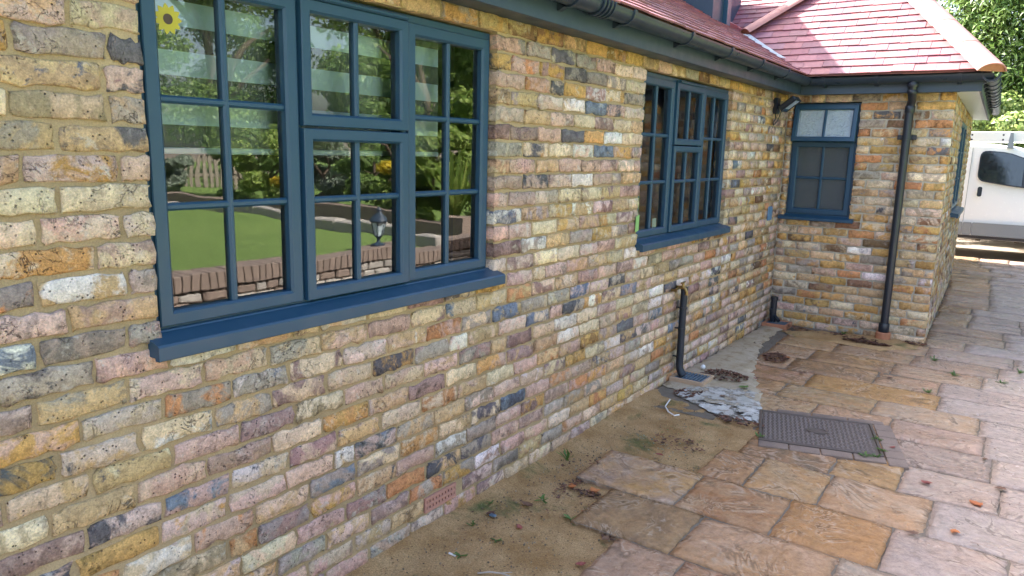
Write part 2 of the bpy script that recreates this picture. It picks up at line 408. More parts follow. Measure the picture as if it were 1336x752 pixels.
# ------------------------------------------------------------------ house: frames of reference (u along wall, v up, n out)
EXT_Y, EXT_X, EXT_X2, EXT_Y2 = 7.40, 1.375, 1.215, 12.3
fr_long = lambda u, v, n: (n, u, v)
fr_ext = lambda u, v, n: (u, EXT_Y-n, v)
_sd = Vector((EXT_X2-EXT_X, EXT_Y2-EXT_Y, 0)); SIDE_L = _sd.length; _sd.normalize()
fr_side = lambda u, v, n: (EXT_X+_sd.x*u+_sd.y*n, EXT_Y+_sd.y*u-_sd.x*n, v)
house = empty('brick_house', (0, 4, 0))
tag(house, 'long yellow stock brick house with dark blue windows, red tiled roof and side extension', 'house')
CH = .0766; VTOP = 2.121; NROW = 29
W1 = (1.105, 2.705, 1.045, 2.121); W2 = (4.225, 5.828, 1.045, 2.121)
W3 = (.055, .637, 1.045, 2.121); W4 = (1.9, 3.3, 1.045, 2.06)
PAL = {'cream': (.59, .49, .335), 'buff': (.51, .375, .21), 'ochre': (.50, .32, .12), 'orange': (.48, .245, .115), 'pink': (.52, .375, .295),
       'mauve': (.31, .215, .19), 'grey': (.36, .32, .265), 'slate': (.125, .125, .13), 'blue': (.165, .205, .26), 'white': (.70, .67, .61), 'brown': (.22, .135, .08), 'rose': (.58, .46, .375)}
PAL = {k: (v[0]*1.05, v[1]*.97, v[2]*.95) for k, v in PAL.items()}
MIX_LONG = dict(cream=.24, buff=.17, ochre=.07, orange=.02, pink=.14, rose=.12, mauve=.07, grey=.09, slate=.06, blue=.03, white=.05)
MIX_LOW = dict(cream=.18, buff=.20, ochre=.09, orange=.03, pink=.18, rose=.14, mauve=.05, grey=.13, slate=.025, blue=.01, white=.015)
MIX_EXT = dict(cream=.26, buff=.26, ochre=.20, orange=.06, pink=.06, grey=.09, brown=.05, slate=.015, white=.02)
MIX_YEL = dict(ochre=.45, buff=.35, brown=.1, grey=.05, cream=.05)
def pick(d, rg):
    k = rg.random()*sum(d.values())
    for n_, w_ in d.items():
        k -= w_
        if k <= 0: return n_
    return n_
def jit(c, rg, a=.16):
    s = 1+rg.uniform(-a, a); return tuple(max(.01, x*s*(1+rg.uniform(-.06, .06))) for x in c)
def brick_geo(u0, u1, v0, v1, fr, rg, hi):
    nu, nv = (9, 5) if hi else (5, 3); L, H = u1-u0, v1-v0
    su = [0]+[.022+.956*i/(nu-3) for i in range(nu-2)]+[1]
    sv = [0]+[.07+.86*i/(nv-3) for i in range(nv-2)]+[1] if nv > 3 else [0, .5, 1]
    amp = .0032 if hi else .0024
    et = [rg.gauss(0, amp) for _ in su]; eb = [rg.gauss(0, amp) for _ in su]; el = [rg.gauss(0, amp) for _ in sv]; er = [rg.gauss(0, amp) for _ in sv]
    cc = [max(0, rg.gauss(.006, .004)) for _ in range(4)]
    tu, tv, n0 = rg.gauss(0, .0012), rg.gauss(0, .0012), rg.gauss(0.0008, .0014)
    bow = rg.gauss(0, .002)
    V = []
    for j, t in enumerate(sv):
        for i, s in enumerate(su):
            u = u0+s*L; v = v0+t*H+bow*math.sin(s*3.1)
            v += et[i]*t+eb[i]*(1-t); u += el[j]*(1-s)+er[j]*s
            b = (i in (0, len(su)-1)) or (j in (0, len(sv)-1))
            if i in (0, len(su)-1) and j in (0, len(sv)-1):
                q = cc[(1 if i else 0)+(2 if j else 0)]; u += q*(1 if i == 0 else -1); v += q*.6*(1 if j == 0 else -1)
            n = n0+tu*(s-.5)*2+tv*(t-.5)*2+rg.gauss(0, .0012)
            if b: n -= .0035+abs(rg.gauss(0, .0015))
            V.append(fr(u, v, n))
    a, c = len(su), len(sv)
    F = [(j*a+i, j*a+i+1, (j+1)*a+i+1, (j+1)*a+i) for j in range(c-1) for i in range(a-1)]
    loop = [i for i in range(a)]+[j*a+a-1 for j in range(1, c)]+[(c-1)*a+i for i in range(a-2, -1, -1)]+[j*a for j in range(c-2, 0, -1)]
    base = len(V)
    for k in loop:
        s = su[k % a]; t = sv[k//a]
        V.append(fr(u0+s*L, v0+t*H, -.055))
    n_ = len(loop)
    for k in range(n_): F.append((loop[(k+1) % n_], loop[k], base+k, base+(k+1) % n_))
    return V, F
def lay(u0, u1, rows, openings, fr, rg, mixf, headers=False):
    out = []
    for r_ in rows:
        v1 = VTOP-r_*CH-.0060; v0 = v1-CH+.0130; vm = (v0+v1)/2
        segs = [(u0, u1, 0, 0)]
        for (a, b, c, d) in openings:
            if c-.02 < vm < d:
                ns = []
                for (s, e, x, y) in segs:
                    if a > s and a < e: ns.append((s, a, x, 1)); 
                    if b < e and b > s: ns.append((b, e, 1, y))
                    if not (s < a < e or s < b < e): ns.append((s, e, x, y))
                segs = ns
        for (s, e, x, y) in segs:
            p = s; first = True; off = (.105 if r_ % 2 else .218) if x else (.112*(r_ % 2)+rg.uniform(.06, .12))
            while p < e-.02:
                L = off if first else min(.240, max(.185, rg.gauss(.2135, .009)))
                if not first and rg.random() < .035: L = rg.uniform(.09, .12)
                q = p+L
                if e-q < .075: q = e
                if e-q < .19 and e-q > 0 and y and rg.random() < .5: pass
                out.append((p, min(q, e), v0, v1, mixf(r_, p))); p = q+rg.uniform(.011, .0155); first = False
    return out
rb = random.Random(21)
def mix_long(r_, u):
    if r_ < 0: return MIX_YEL if rb.random() < .8 else MIX_EXT
    if r_ > 22: return MIX_LOW
    if u > 6.0: return MIX_EXT if rb.random() < .55 else MIX_LONG
    return MIX_LONG
AIR = (2.055, 2.275, 21*0, 0)
L_bricks = lay(-.1, EXT_Y-.005, range(-1, NROW), [W1, W2], fr_long, rb, mix_long)
E_bricks = lay(.004, EXT_X, range(-1, NROW), [W3], fr_ext, rb, lambda r_, u: MIX_EXT)
S_bricks = lay(.10, SIDE_L, range(-1, NROW), [W4], fr_side, rb, lambda r_, u: MIX_EXT)
# air brick replaces the brick nearest to it
AIR_ROW, AIR_U = None, None
v_ = ray(575, 650); t_ = -CX/v_[0]; AIR_U = float(v_[1]*t_); AIR_V = float(HC+v_[2]*t_)
AIR_ROW = int((VTOP-AIR_V)/CH)
_lb = []
for b in L_bricks:
    if abs((b[2]+b[3])/2-(VTOP-(AIR_ROW+.5)*CH)) < .02 and b[0] < AIR_U+.116 and b[1] > AIR_U-.116:
        if AIR_U-.116-b[0] > .03: _lb.append((b[0], AIR_U-.116, *b[2:]))
        if b[1]-AIR_U-.116 > .03: _lb.append((AIR_U+.116, b[1], *b[2:]))
    else: _lb.append(b)
L_bricks = _lb
# the brick cut by the ground tap area etc. stay as laid
def wall_core(name, u0, u1, v0, v1, openings, fr, mt, rev=.24, nf=-.0078, ex=.006):
    ops = [(a-ex, b+ex, c-ex, d+ex) for a, b, c, d in openings]
    us = sorted({u0, u1, *[o[0] for o in ops], *[o[1] for o in ops]}); vs = sorted({v0, v1, *[o[2] for o in ops], *[o[3] for o in ops]})
    b = MB()
    for i in range(len(us)-1):
        for j in range(len(vs)-1):
            um, vm = (us[i]+us[i+1])/2, (vs[j]+vs[j+1])/2
            if any(o[0] < um < o[1] and o[2] < vm < o[3] for o in ops): continue
            q = [(us[i], vs[j]), (us[i+1], vs[j]), (us[i+1], vs[j+1]), (us[i], vs[j+1])]
            b.add([fr(u, v, nf) for u, v in q], [(0, 1, 2, 3)]); b.add([fr(u, v, nf-rev) for u, v in q], [(3, 2, 1, 0)])
    for a, c, d, e in ops:
        b.add([fr(u, v, n) for n in (nf, nf-rev) for u, v in ((a, d), (c, d), (c, e), (a, e))], [(0, 4, 5, 1), (1, 5, 6, 2), (2, 6, 7, 3), (3, 7, 4, 0)])
    return b.build(name, mt, house)
wall_long = wall_core('wall', -.3, EXT_Y+.06, -.2, 2.30, [W1, W2], fr_long, M['mortar'])
wall_ext = wall_core('extension_wall', -.06, EXT_X-.008, -.2, 2.30, [W3], fr_ext, M['mortar_pale'])
wall_side = wall_core('side_wall', 0.008, SIDE_L, -.2, 2.30, [W4], fr_side, M['mortar_pale'])
ALLB = [(b, fr_long, wall_long, 'L') for b in L_bricks]+[(b, fr_ext, wall_ext, 'E') for b in E_bricks]+[(b, fr_side, wall_side, 'S') for b in S_bricks]
def b_area(b, fr): return area([fr(b[0], b[2], 0), fr(b[1], b[2], 0), fr(b[1], b[3], 0), fr(b[0], b[3], 0)])
order = sorted(range(len(ALLB)), key=lambda i: -b_area(ALLB[i][0], ALLB[i][1]))
SEL = set(order[:300]); HI = set(order[:520])
rest = {'L': MB(), 'E': MB(), 'S': MB()}
last = 'cream'
for i, (b, fr, par, key) in enumerate(ALLB):
    if b[3] < -.06: continue
    nm = pick(b[4], rb); n2 = pick(b[4], rb)
    ca = jit(PAL[nm], rb); cb = jit(PAL[n2] if rb.random() < .65 else (lambda k_: tuple(x*k_ for x in PAL[nm]))(rb.choice((.6, 1.3))), rb)
    lm = 0.0 if nm in ('slate', 'ochre', 'orange') and rb.random() < .6 else max(0, rb.gauss(.45, .3)); lm = min(lm, .9)
    if key != 'L': lm *= .8
    cc = jit(PAL[rb.choice(('slate', 'slate', 'ochre', 'white', 'rose', 'mauve', 'grey', 'blue', 'buff'))], rb) if rb.random() < .5 else ca
    V, F = brick_geo(b[0], b[1], b[2], b[3], fr, rb, i in HI)
    sd = rb.random()*9
    if i in SEL:
        n = len(V); ob('brick', V, F, M['brick'], par, True, dict(ca=[(*ca, 1)]*n, cb=[(*cb, 1)]*n, cc=[(*cc, 1)]*n, lm=[lm]*n, sd=[sd]*n))
    else: rest[key].add(V, F, ca=(*ca, 1), cb=(*cb, 1), cc=(*cc, 1), lm=lm, sd=sd)
for key, par in (('L', wall_long), ('E', wall_ext), ('S', wall_side)):
    if rest[key].V: tag(rest[key].build('brickwork', M['brick'], par, True), kind='stuff')
# air brick
av0, av1 = VTOP-(AIR_ROW+1)*CH+.004, VTOP-AIR_ROW*CH-.005
mb = MB(); us = np.linspace(AIR_U-.105, AIR_U+.105, 17+2); vs = [av0, av0+.014, av0+.029, av0+.039, av0+.054, av1]
us = [AIR_U-.105+.012]; 
cells = []
mb.box(AIR_U-.105, AIR_U+.105, av0, av0+.013, -.05, .003, fr_long); mb.box(AIR_U-.105, AIR_U+.105, av1-.013, av1, -.05, .003, fr_long)
mb.box(AIR_U-.105, AIR_U+.105, (av0+av1)/2-.006, (av0+av1)/2+.006, -.05, .0025, fr_long)
for i in range(11):
    u = AIR_U-.105+.21*i/10; ww = .006 if 0 < i < 10 else .010
    mb.box(max(AIR_U-.1048, u-ww), min(AIR_U+.1048, u+ww), av0+.0125, av1-.0125, -.05, .0015, fr_long)
ab = mb.build('air_brick', M['airbrick'], wall_long)
mb = MB(); mb.box(AIR_U-.104, AIR_U+.104, av0+.001, av1-.001, -.049, -.022, fr_long); mb.build('air_brick_backing', M['dark'], wall_long)

# ------------------------------------------------------------------ windows
def ring(mb, u0, u1, v0, v1, wd, nf, nb, fr, ch=.008, wb=None):
    """rectangular frame with chamfered inner edge; wd side width, wb bottom width"""
    wb = wb or wd
    def rect(d, e, n): return [(u0+d, v0+e, n), (u1-d, v0+e, n), (u1-d, v1-d, n), (u0+d, v1-d, n)]
    loops = [rect(0, 0, nb), rect(0, 0, nf-.003), rect(.003, .003, nf), rect(wd-ch, wb-ch, nf), rect(wd, wb, nf-ch), rect(wd, wb, nb)]
    V = [fr(*p) for l in loops for p in l]; F = []
    for k in range(len(loops)-1):
        for i in range(4): F.append((k*4+i, k*4+(i+1) % 4, (k+1)*4+(i+1) % 4, (k+1)*4+i))
    mb.add(V, F)
def bar(mb, u0, u1, v0, v1, nf, nb, fr, vert):
    c = .006
    if vert: prof = [(u0, nb), (u0, nf-c), (u0+c, nf), (u1-c, nf), (u1, nf-c), (u1, nb)]; V = [fr(a, v, n) for v in (v0, v1) for a, n in prof]
    else: prof = [(v1, nb), (v1, nf-c), (v1-c, nf), (v0+c, nf), (v0, nf-c), (v0, nb)]; V = [fr(u, a, n) for u in (u0, u1) for a, n in prof]
    mb.add(V, [(i, i+1, 7+i, 6+i) for i in range(5)]+[tuple(range(6))[::-1], tuple(range(6, 12))])
def light(par, u0, u1, v0, v1, nu, vbars, nf, fr, glass, sash=True, wd=.045, wb=None, labels=None):
    """a glazed sash: ring + bars + a pane in every opening"""
    wb = wb or wd
    if sash:
        mb = MB(); ring(mb, u0, u1, v0, v1, wd, nf, nf-.05, fr, wb=wb); mb.build('sash', M['paint'], par)
    gu0, gu1, gv0, gv1 = u0+wd, u1-wd, v0+wb, v1-wd
    ub = [gu0]+[gu0+(gu1-gu0)*k/nu for k in range(1, nu)]+[gu1]; vb = [gv0]+list(vbars)+[gv1]
    gn = nf-.030
    for k in range(1, nu):
        mb = MB(); bar(mb, ub[k]-.011, ub[k]+.011, gv0-.004, gv1+.004, nf-.012, gn-.012, fr, True); mb.build('glazing_bar', M['paint'], par)
    for k in range(1, len(vb)-1):
        mb = MB(); bar(mb, gu0-.004, gu1+.004, vb[k]-.011, vb[k]+.011, nf-.0135, gn-.011, fr, False); mb.build('glazing_bar', M['paint'], par)
    rg = random.Random(int(u0*1000))
    for i in range(nu):
        for j in range(len(vb)-1):
            a, b = ub[i]-.002, ub[i+1]+.002; c, d = vb[j]-.002, vb[j+1]+.002
            tn = rg.gauss(0, .0006); tv = rg.gauss(0, .0006)
            V = [fr(u, v, gn+tn*(1 if u == b else -1)+tv*(1 if v == d else -1)) for u, v in ((a, c), (b, c), (b, d), (a, d))]
            V += [fr(u, v, gn-.004+tn*(1 if u == b else -1)+tv*(1 if v == d else -1)) for u, v in ((a, c), (b, c), (b, d), (a, d))]
            ob('pane', V[:4], [(0, 1, 2, 3)], glass, par)
def sill(par, u0, u1, v0, v1, nf, fr):
    mb = MB(); P = [(-.09, v1+.004), (-.028, v1+.004), (-.024, v1), (nf-.006, v1-.020), (nf, v1-.026), (nf, v0+.003), (nf-.003, v0), (nf-.022, v0), (nf-.022, v0+.008), (-.09, v0+.008)]
    V = [fr(u, v, n) for u in (u0, u1) for n, v in P]; k = len(P)
    mb.add(V, [(i, k+i, k+(i+1) % k, (i+1) % k) for i in range(k)]+[tuple(range(k)), tuple(range(k, 2*k))[::-1]])
    return mb.build('sill', M['paint'], par)
def big_window(W, fr, horn):
    a, b = W[0], W[1]; v0, v1 = 1.078, 2.119; nf = -.030
    mb = MB(); ring(mb, a+.001, b-.001, v0, v1, .048, nf-.012, nf-.07, fr, ch=.004)
    for u in (a+.541, b-.541): bar(mb, u-.022, u+.022, v0+.046, v1-.046, nf-.014, nf-.068, fr, True)
    w = mb.build('window', M['paint'], house)
    g0, g1 = 1.131, 2.043
    third = (g1-g0)/3
    vb = [g0+third, g0+2*third]
    light(w, a+.020, a+.535, v0+.012, v1-.030, 2, vb, nf, fr, M['glass'], wd=.046, wb=.042)
    light(w, b-.535, b-.020, v0+.012, v1-.030, 2, vb, nf, fr, M['glass'], wd=.046, wb=.042)
    tz = 1.680
    light(w, a+.547, b-.547, tz+.004, v1-.030, 2, [], nf+.012, fr, M['glass'], wd=.042)
    light(w, a+.547, b-.547, v0+.012, tz-.004, 2, [g0+third], nf+.012, fr, M['glass'], wd=.042)
    mb = MB(); bar(mb, a+.57, b-.56, v1-.030, v1-.012, nf+.024, nf-.01, fr, False); mb.build('trickle_vent', M['paint'], w)
    sill(w, a-horn, b+.03, 1.012, v0, .048, fr)
    return w
w1 = big_window(W1, fr_long, .035); w2 = big_window(W2, fr_long, .010)
# extension window: top vent pushed open, obscure glass
mb = MB(); a, b = W3[0], W3[1]; ring(mb, a+.001, b-.001, 1.078, 2.119, .042, -.040, -.10, fr_ext, ch=.004)
bar(mb, a+.04, b-.04, 1.742, 1.80, -.041, -.098, fr_ext, False)
w3 = mb.build('window', M['paint'], house)
light(w3, a+.018, b-.018, 1.092, 1.765, 2, [1.43], -.030, fr_ext, M['glass_obs_dark'], wd=.048)
ta = R(11); hz = 2.100
def fr_tilt(u, v, n):     # vent sash hinged along its top edge
    dv, dn = v-hz, n+.02; return fr_ext(u, hz+dv*math.cos(ta)+dn*math.sin(ta), -.012-dv*math.sin(ta)+dn*math.cos(ta))
light(w3, a+.012, b-.012, 1.765, 2.10, 2, [], -.010, fr_tilt, M['glass_obs'], wd=.042)
sill(w3, a-.045, b+.045, 1.030, 1.078, .05, fr_ext)
# window in the side wall of the extension
mb = MB(); a, b = W4[0], W4[1]; ring(mb, a+.001, b-.001, 1.078, 2.058, .05, -.02, -.08, fr_side, ch=.004); bar(mb, (a+b)/2-.03, (a+b)/2+.03, 1.12, 2.02, -.021, -.078, fr_side, True)
w4 = mb.build('window', M['paint'], house)
light(w4, a+.02, (a+b)/2-.008, 1.095, 2.04, 2, [1.41, 1.72], -.004, fr_side, M['glass']); light(w4, (a+b)/2+.008, b-.02, 1.095, 2.04, 2, [1.41, 1.72], -.004, fr_side, M['glass'])
sill(w4, a-.04, b+.04, 1.012, 1.078, .075, fr_side)
# rooms behind the glass
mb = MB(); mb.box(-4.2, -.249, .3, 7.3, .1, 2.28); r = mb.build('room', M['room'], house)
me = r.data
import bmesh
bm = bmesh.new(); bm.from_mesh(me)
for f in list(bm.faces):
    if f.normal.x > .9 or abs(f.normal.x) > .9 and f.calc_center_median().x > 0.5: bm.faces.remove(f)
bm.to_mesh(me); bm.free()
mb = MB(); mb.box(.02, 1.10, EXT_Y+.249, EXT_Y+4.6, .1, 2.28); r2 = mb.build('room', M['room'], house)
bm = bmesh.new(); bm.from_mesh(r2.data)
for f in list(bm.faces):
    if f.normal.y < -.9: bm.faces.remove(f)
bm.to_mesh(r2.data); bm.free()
for W_ in (W1, W2):
    mb = MB(); mb.bbox(-.30, -.102, W_[0]+.01, W_[1]-.01, 1.05, 1.078, .004); mb.build('window_board', M['sill_in'], house)

# ------------------------------------------------------------------ roof
PM, PE = R(31), R(43)                    # pitches: long slope, extension slope
EZ = 2.335; EXM = .215; EYE = EXT_Y-.295  # eave edges
def slope_frame(O, eU, eV):
    O, eU, eV = Vector(O), Vector(eU).normalized(), Vector(eV).normalized(); n = eU.cross(eV).normalized()
    if n.z < 0: n = -n
    return lambda u, v, h: tuple(O+eU*u+eV*v+n*h)
def tiles(fr, urange, nrows, clips, rg, row0=0):
    out = []
    for r_ in range(row0, nrows):
        u = urange[0]+(.083 if r_ % 2 else 0)-.165
        while u < urange[1]:
            du, dv = rg.gauss(0, .001), rg.gauss(0, .0022); v0 = r_*.1+dv; tl = .150
            sk = rg.gauss(0, .0015)
            poly = [(u+du, v0+sk), (u+du+.1625, v0-sk), (u+du+.1625, v0+tl), (u+du, v0+tl)]
            for c in clips: poly = clip(poly, *c) if poly else poly
            if len(poly) >= 3:
                lift = rg.gauss(0, .0012); h = lambda v: .021-.014*(v-v0)/tl+lift
                top = [fr(a, b, h(b)) for a, b in poly]; bot = [fr(a, b, h(b)-.011) for a, b in poly]; k = len(poly)
                F = [tuple(range(k)), tuple(range(k, 2*k))[::-1]]+[(i, k+i, k+(i+1) % k, (i+1) % k) for i in range(k)]
                vis = clip(poly, 0, -1, v0+.10)
                out.append((top+bot, F, area([fr(a, b, .02) for a, b in vis]) if len(vis) > 2 else 0))
            u += .165
    return out
rt = random.Random(5)
# long slope
frM = slope_frame((EXM, 0, EZ), (0, 1, 0), (-math.cos(PM), 0, math.sin(PM)))
roof = MB(); VM = 5.2
roof.add([frM(u, v, -.004) for u, v in ((-1.2, .0), (9.4, .0), (9.4, VM), (-1.2, VM))], [(0, 1, 2, 3)])
xr, zr = EXM-VM*math.cos(PM), EZ+VM*math.sin(PM)
roof.add([(xr, -1.2, zr), (xr, 9.4, zr), (2*xr-EXM, 9.4, EZ), (2*xr-EXM, -1.2, EZ)], [(0, 1, 2, 3)])
roofo = roof.build('roof', M['hip'], house)
T1 = tiles(frM, (-1.2, 8.6), 52, [], rt)
# extension: right and left hips found on its front slope
HA = Vector((1.60, EYE-.005, EZ)); 
frE = slope_frame((0, EYE, EZ), (1, 0, 0), (0, math.cos(PE), math.sin(PE)))
def e_uv(x, y): return (x, (y-EYE)/math.cos(PE))
RA, RB = e_uv(1.60, EYE), e_uv(.42, 8.46)
LA, LB = e_uv(-.54, 7.61), e_uv(.42, 8.46)
def half(p, q, inside):
    a, b = q[1]-p[1], -(q[0]-p[0]); c = -(a*p[0]+b*p[1])
    return (a, b, c) if a*inside[0]+b*inside[1]+c > 0 else (-a, -b, -c)
ins = (.6, .4)
T2 = tiles(frE, (-2.4, 1.8), 22, [half(RA, RB, ins), half(LA, LB, ins)], rt)
PB = [frE(*RB, 0)]
apex = Vector(frE(*RB, 0)); back = apex+Vector((0, 3.4, 0))
mb = MB()
mb.add([frE(*RA, -.005), frE(*RB, -.005), frE(*LB, -.005), frE(*LA, -.005), frE(-.6, 0, -.005)], [(0, 1, 2, 3, 4)])
RAw = Vector(frE(*RA, -.006)); far = Vector((1.60-.16, EXT_Y2+.2, EZ))
mb.add([RAw, far, back, apex], [(0, 1, 2, 3)])
LAw = Vector(frE(*LA, -.006)); mb.add([LAw, apex, back, Vector((-.54, back.y, LAw.z))], [(0, 1, 2, 3)])
mb.add([far, Vector((-.6, far.y, EZ)), back], [(0, 1, 2)])
mb.build('extension_roof', M['hip'], house)
# right slope of the extension (faces the drive)
eV = (apex-RAw); eUs = (far-RAw).normalized(); eVs = (eV-eUs*eV.dot(eUs)); SL = eVs.length
frS = slope_frame(RAw, eUs, eVs)
ua = eV.dot(eUs)
T3 = tiles(frS, (0, (far-RAw).length), int(SL/.1), [half((0, 0), (ua, SL), (1.5, .2)), ], rt)
# rear slope behind the dormer
frB = slope_frame((-5, 9.15, 2.45), (1, 0, 0), (0, math.cos(PE), math.sin(PE)))
T4 = tiles(frB, (0, 5.6), 34, [], rt)
mb = MB(); mb.add([frB(0, 0, -.005), frB(5.6, 0, -.005), frB(5.6, 3.4, -.005), frB(0, 3.4, -.005)], [(0, 1, 2, 3)]); mb.build('rear_roof', M['hip'], house)
TC = [(.27, .10, .115), (.24, .09, .105), (.29, .115, .125), (.225, .095, .12), (.27, .095, .105)]
ALLT = [(t, 0) for t in T1]+[(t, 1) for t in T2]+[(t, 2) for t in T3]+[(t, 3) for t in T4]
od = sorted(range(len(ALLT)), key=lambda i: -ALLT[i][0][2]); selt = set(od[:300]); rest = [MB() for _ in range(4)]
for i, ((V, F, a), k) in enumerate(ALLT):
    c = jit(rt.choice(TC), rt, .10); sd = rt.random()*9
    if i in selt and a > 0: n = len(V); ob('roof_tile', V, F, M['tile'], roofo, False, dict(ca=[(*c, 1)]*n, sd=[sd]*n))
    else: rest[k].add(V, F, ca=(*c, 1), sd=sd)
for b in rest:
    if b.V: tag(b.build('tiling', M['tile'], roofo), kind='stuff')
def half_round(p, q, rad, par, name='hip_tile', seg=.36, up=Vector((0, 0, 1)), sink=.03, mt=None):
    """row of overlapping half-round tiles from p (low end) to q"""
    p, q = Vector(p), Vector(q); d = (q-p); L = d.length; d.normalize(); s = d.cross(up).normalized(); u = s.cross(d).normalized()
    n = max(1, round(L/seg)); st = L/n
    for k in range(n):
        a0 = p+d*(st*k); a1 = p+d*(st*(k+1)+.02); V = []; F = []; m_ = 12
        for c, rr in ((a0, rad*1.015), (a1, rad*.985)):
            for ro in (rr, rr-.014):
                for i in range(m_+1):
                    t = math.pi*(i/m_)*.92+math.pi*.04; V.append(c+s*(math.cos(t)*ro)+u*(math.sin(t)*ro*.62-sink))
        z = m_+1
        for i in range(m_):
            F += [(i, i+1, 2*z+i+1, 2*z+i), (z+i+1, z+i, 3*z+i, 3*z+i+1), (i+1, i, z+i, z+i+1), (2*z+i, 2*z+i+1, 3*z+i+1, 3*z+i)]
        F += [(0, 2*z, 3*z, z), (m_, z+m_, 3*z+m_, 2*z+m_)]
        smooth_by_angle(ob(name, V, F, mt or M['hip'], roofo), 50)
        if k == 0:     # mortar plug closing the low end
            V = [a0+d*.012+s*(math.cos(math.pi*i/10)*rad*.95)+u*(math.sin(math.pi*i/10)*rad*.95*.62-sink) for i in range(11)]
            ob('hip_end', V, [tuple(range(11))], M['terracotta'], roofo)
half_round(Vector(frE(*RA, .02))+Vector((.03, -.03, -.01)), apex+Vector((0, 0, .03)), .125, house)
half_round(Vector(frE(*LA, .035)), apex+Vector((0, 0, .03)), .105, house)
half_round((xr, -1.2, zr+.03), (xr, 9.4, zr+.03), .12, house, 'ridge_tile', .45)
half_round(apex+Vector((0, 0, .03)), back+Vector((0, 0, .03)), .12, house, 'ridge_tile', .45)
# lead flashing in the valley
pv = [Vector(frE(*LA, .03)), Vector(frE(-.12, .32, .032)), ]
mb = MB(); A0 = Vector(frE(LA[0]-.12, LA[1]-.02, .045)); A1 = Vector(frE(LA[0]+.10, LA[1]-.06, .045)); 
mb.add([frE(-.66, .66, .05), frE(-.46, .62, .05), frE(-.10, .30, .035), frE(-.02, .24, .033), frE(-.20, .25, .045), frE(-.40, .40, .06)], [(0, 5, 1), (5, 4, 2, 1), (4, 3, 2)])
mb.build('lead_flashing', M['lead'], roofo)
# dormer on the long slope
DX, DY0, DY1, DZ = -1.70, 4.6, 8.30, 4.34
zb = lambda x: EZ+(EXM-x)*math.tan(PM)
mb = MB(); mb.box(-3.4, DX, DY0, DY1, zb(DX)-.35, DZ)
dorm = mb.build('dormer', M['fascia'], house)
mb = MB(); mb.bbox(-3.6, DX+.12, DY0-.15, DY1+.12, DZ+.001, DZ+.14, .01); mb.build('dormer_roof', M['lead'], dorm)
for k in range(8):
    z = zb(DX)+.03+k*.10
    if z+.1 < DZ: mb = MB(); mb.bbox(DX, DX+.016, DY0+.07, DY1-.07, z, z+.094, .003); mb.build('cladding_board', M['fascia'], dorm)
mb = MB(); mb.box(DX+.017, -.705, 7.12, 7.47, zb(-.7)-.25, 3.40); mb.build('dormer_cheek', M['fascia'], dorm)
mb = MB(); mb.bbox(-.745, -.66, 7.40, 7.505, zb(-.7)-.12, 3.42, .004); mb.build('corner_post', M['paint'], dorm)
mb = MB(); mb.box(-3.9, -1.55, 8.46, 10.4, 3.0, 4.75); mb.build('rear_shade_block', M['fascia'], house)  # unseen block added to keep the rear slope in shade

mb = MB(); mb.box(-4.0, .96, EXT_Y2+.02, 14.5, -.05, 3.0); drive_block = mb.build('drive_shade_block', M['mortar_pale'], house)  # unseen block added so its shadow covers the drive before the van
mb = MB(); mb.add([(-4.3, EXT_Y2-.1, 2.98), (1.2, EXT_Y2-.1, 2.98), (1.2, 14.75, 2.98), (-4.3, 14.75, 2.98), (-4.3, 13.3, 4.3), (-.1, 13.3, 4.3)], [(0, 1, 5, 4), (1, 2, 5), (2, 3, 4, 5), (3, 2, 1, 0)]); mb.build('shade_block_roof', M['hip'], drive_block)  # roof shape topping the added shade block

# ------------------------------------------------------------------ eaves: soffit, fascia, gutters, downpipe
SZ = 2.192
mb = MB(); mb.box(-.02, .118, -1.2, EYE+.16, SZ, SZ+.012); mb.build('soffit', M['fascia'], house)
mb = MB(); mb.bbox(.118, .136, -1.2, EYE+.176, SZ-.006, SZ+.15, .002); mb.build('fascia', M['fascia'], house)
FY = EXT_Y-.118
mb = MB(); mb.box(.1361, EXT_X+.02, FY, EXT_Y+.02, SZ+.001, SZ+.0125); mb.build('soffit', M['fascia'], house)
mb = MB(); mb.bbox(.1362, EXT_X+.185, FY-.018, FY, SZ-.006, SZ+.15, .002); mb.build('fascia', M['fascia'], house)
mb = MB(); V = [(EXT_X-.02, FY+.002, SZ+.002), (EXT_X+.166, FY+.002, SZ+.002), (EXT_X2+.166, EXT_Y2+.15, SZ+.002), (EXT_X2-.02, EXT_Y2+.15, SZ+.002)]
mb.add(V+[(x, y, z+.01) for x, y, z in V], [(3, 2, 1, 0), (4, 5, 6, 7), (0, 1, 5, 4), (1, 2, 6, 5), (2, 3, 7, 6), (3, 0, 4, 7)]); mb.build('soffit', M['soffit'], house)
mb = MB(); V = [(EXT_X+.166, FY, SZ-.005), (EXT_X+.184, FY, SZ-.005), (EXT_X2+.184, EXT_Y2+.15, SZ-.005), (EXT_X2+.166, EXT_Y2+.15, SZ-.005)]
mb.add(V+[(x, y, SZ+.149) for x, y, z in V], [(3, 2, 1, 0), (4, 5, 6, 7), (0, 1, 5, 4), (1, 2, 6, 5), (2, 3, 7, 6), (3, 0, 4, 7)]); mb.build('fascia', M['fascia'], house)
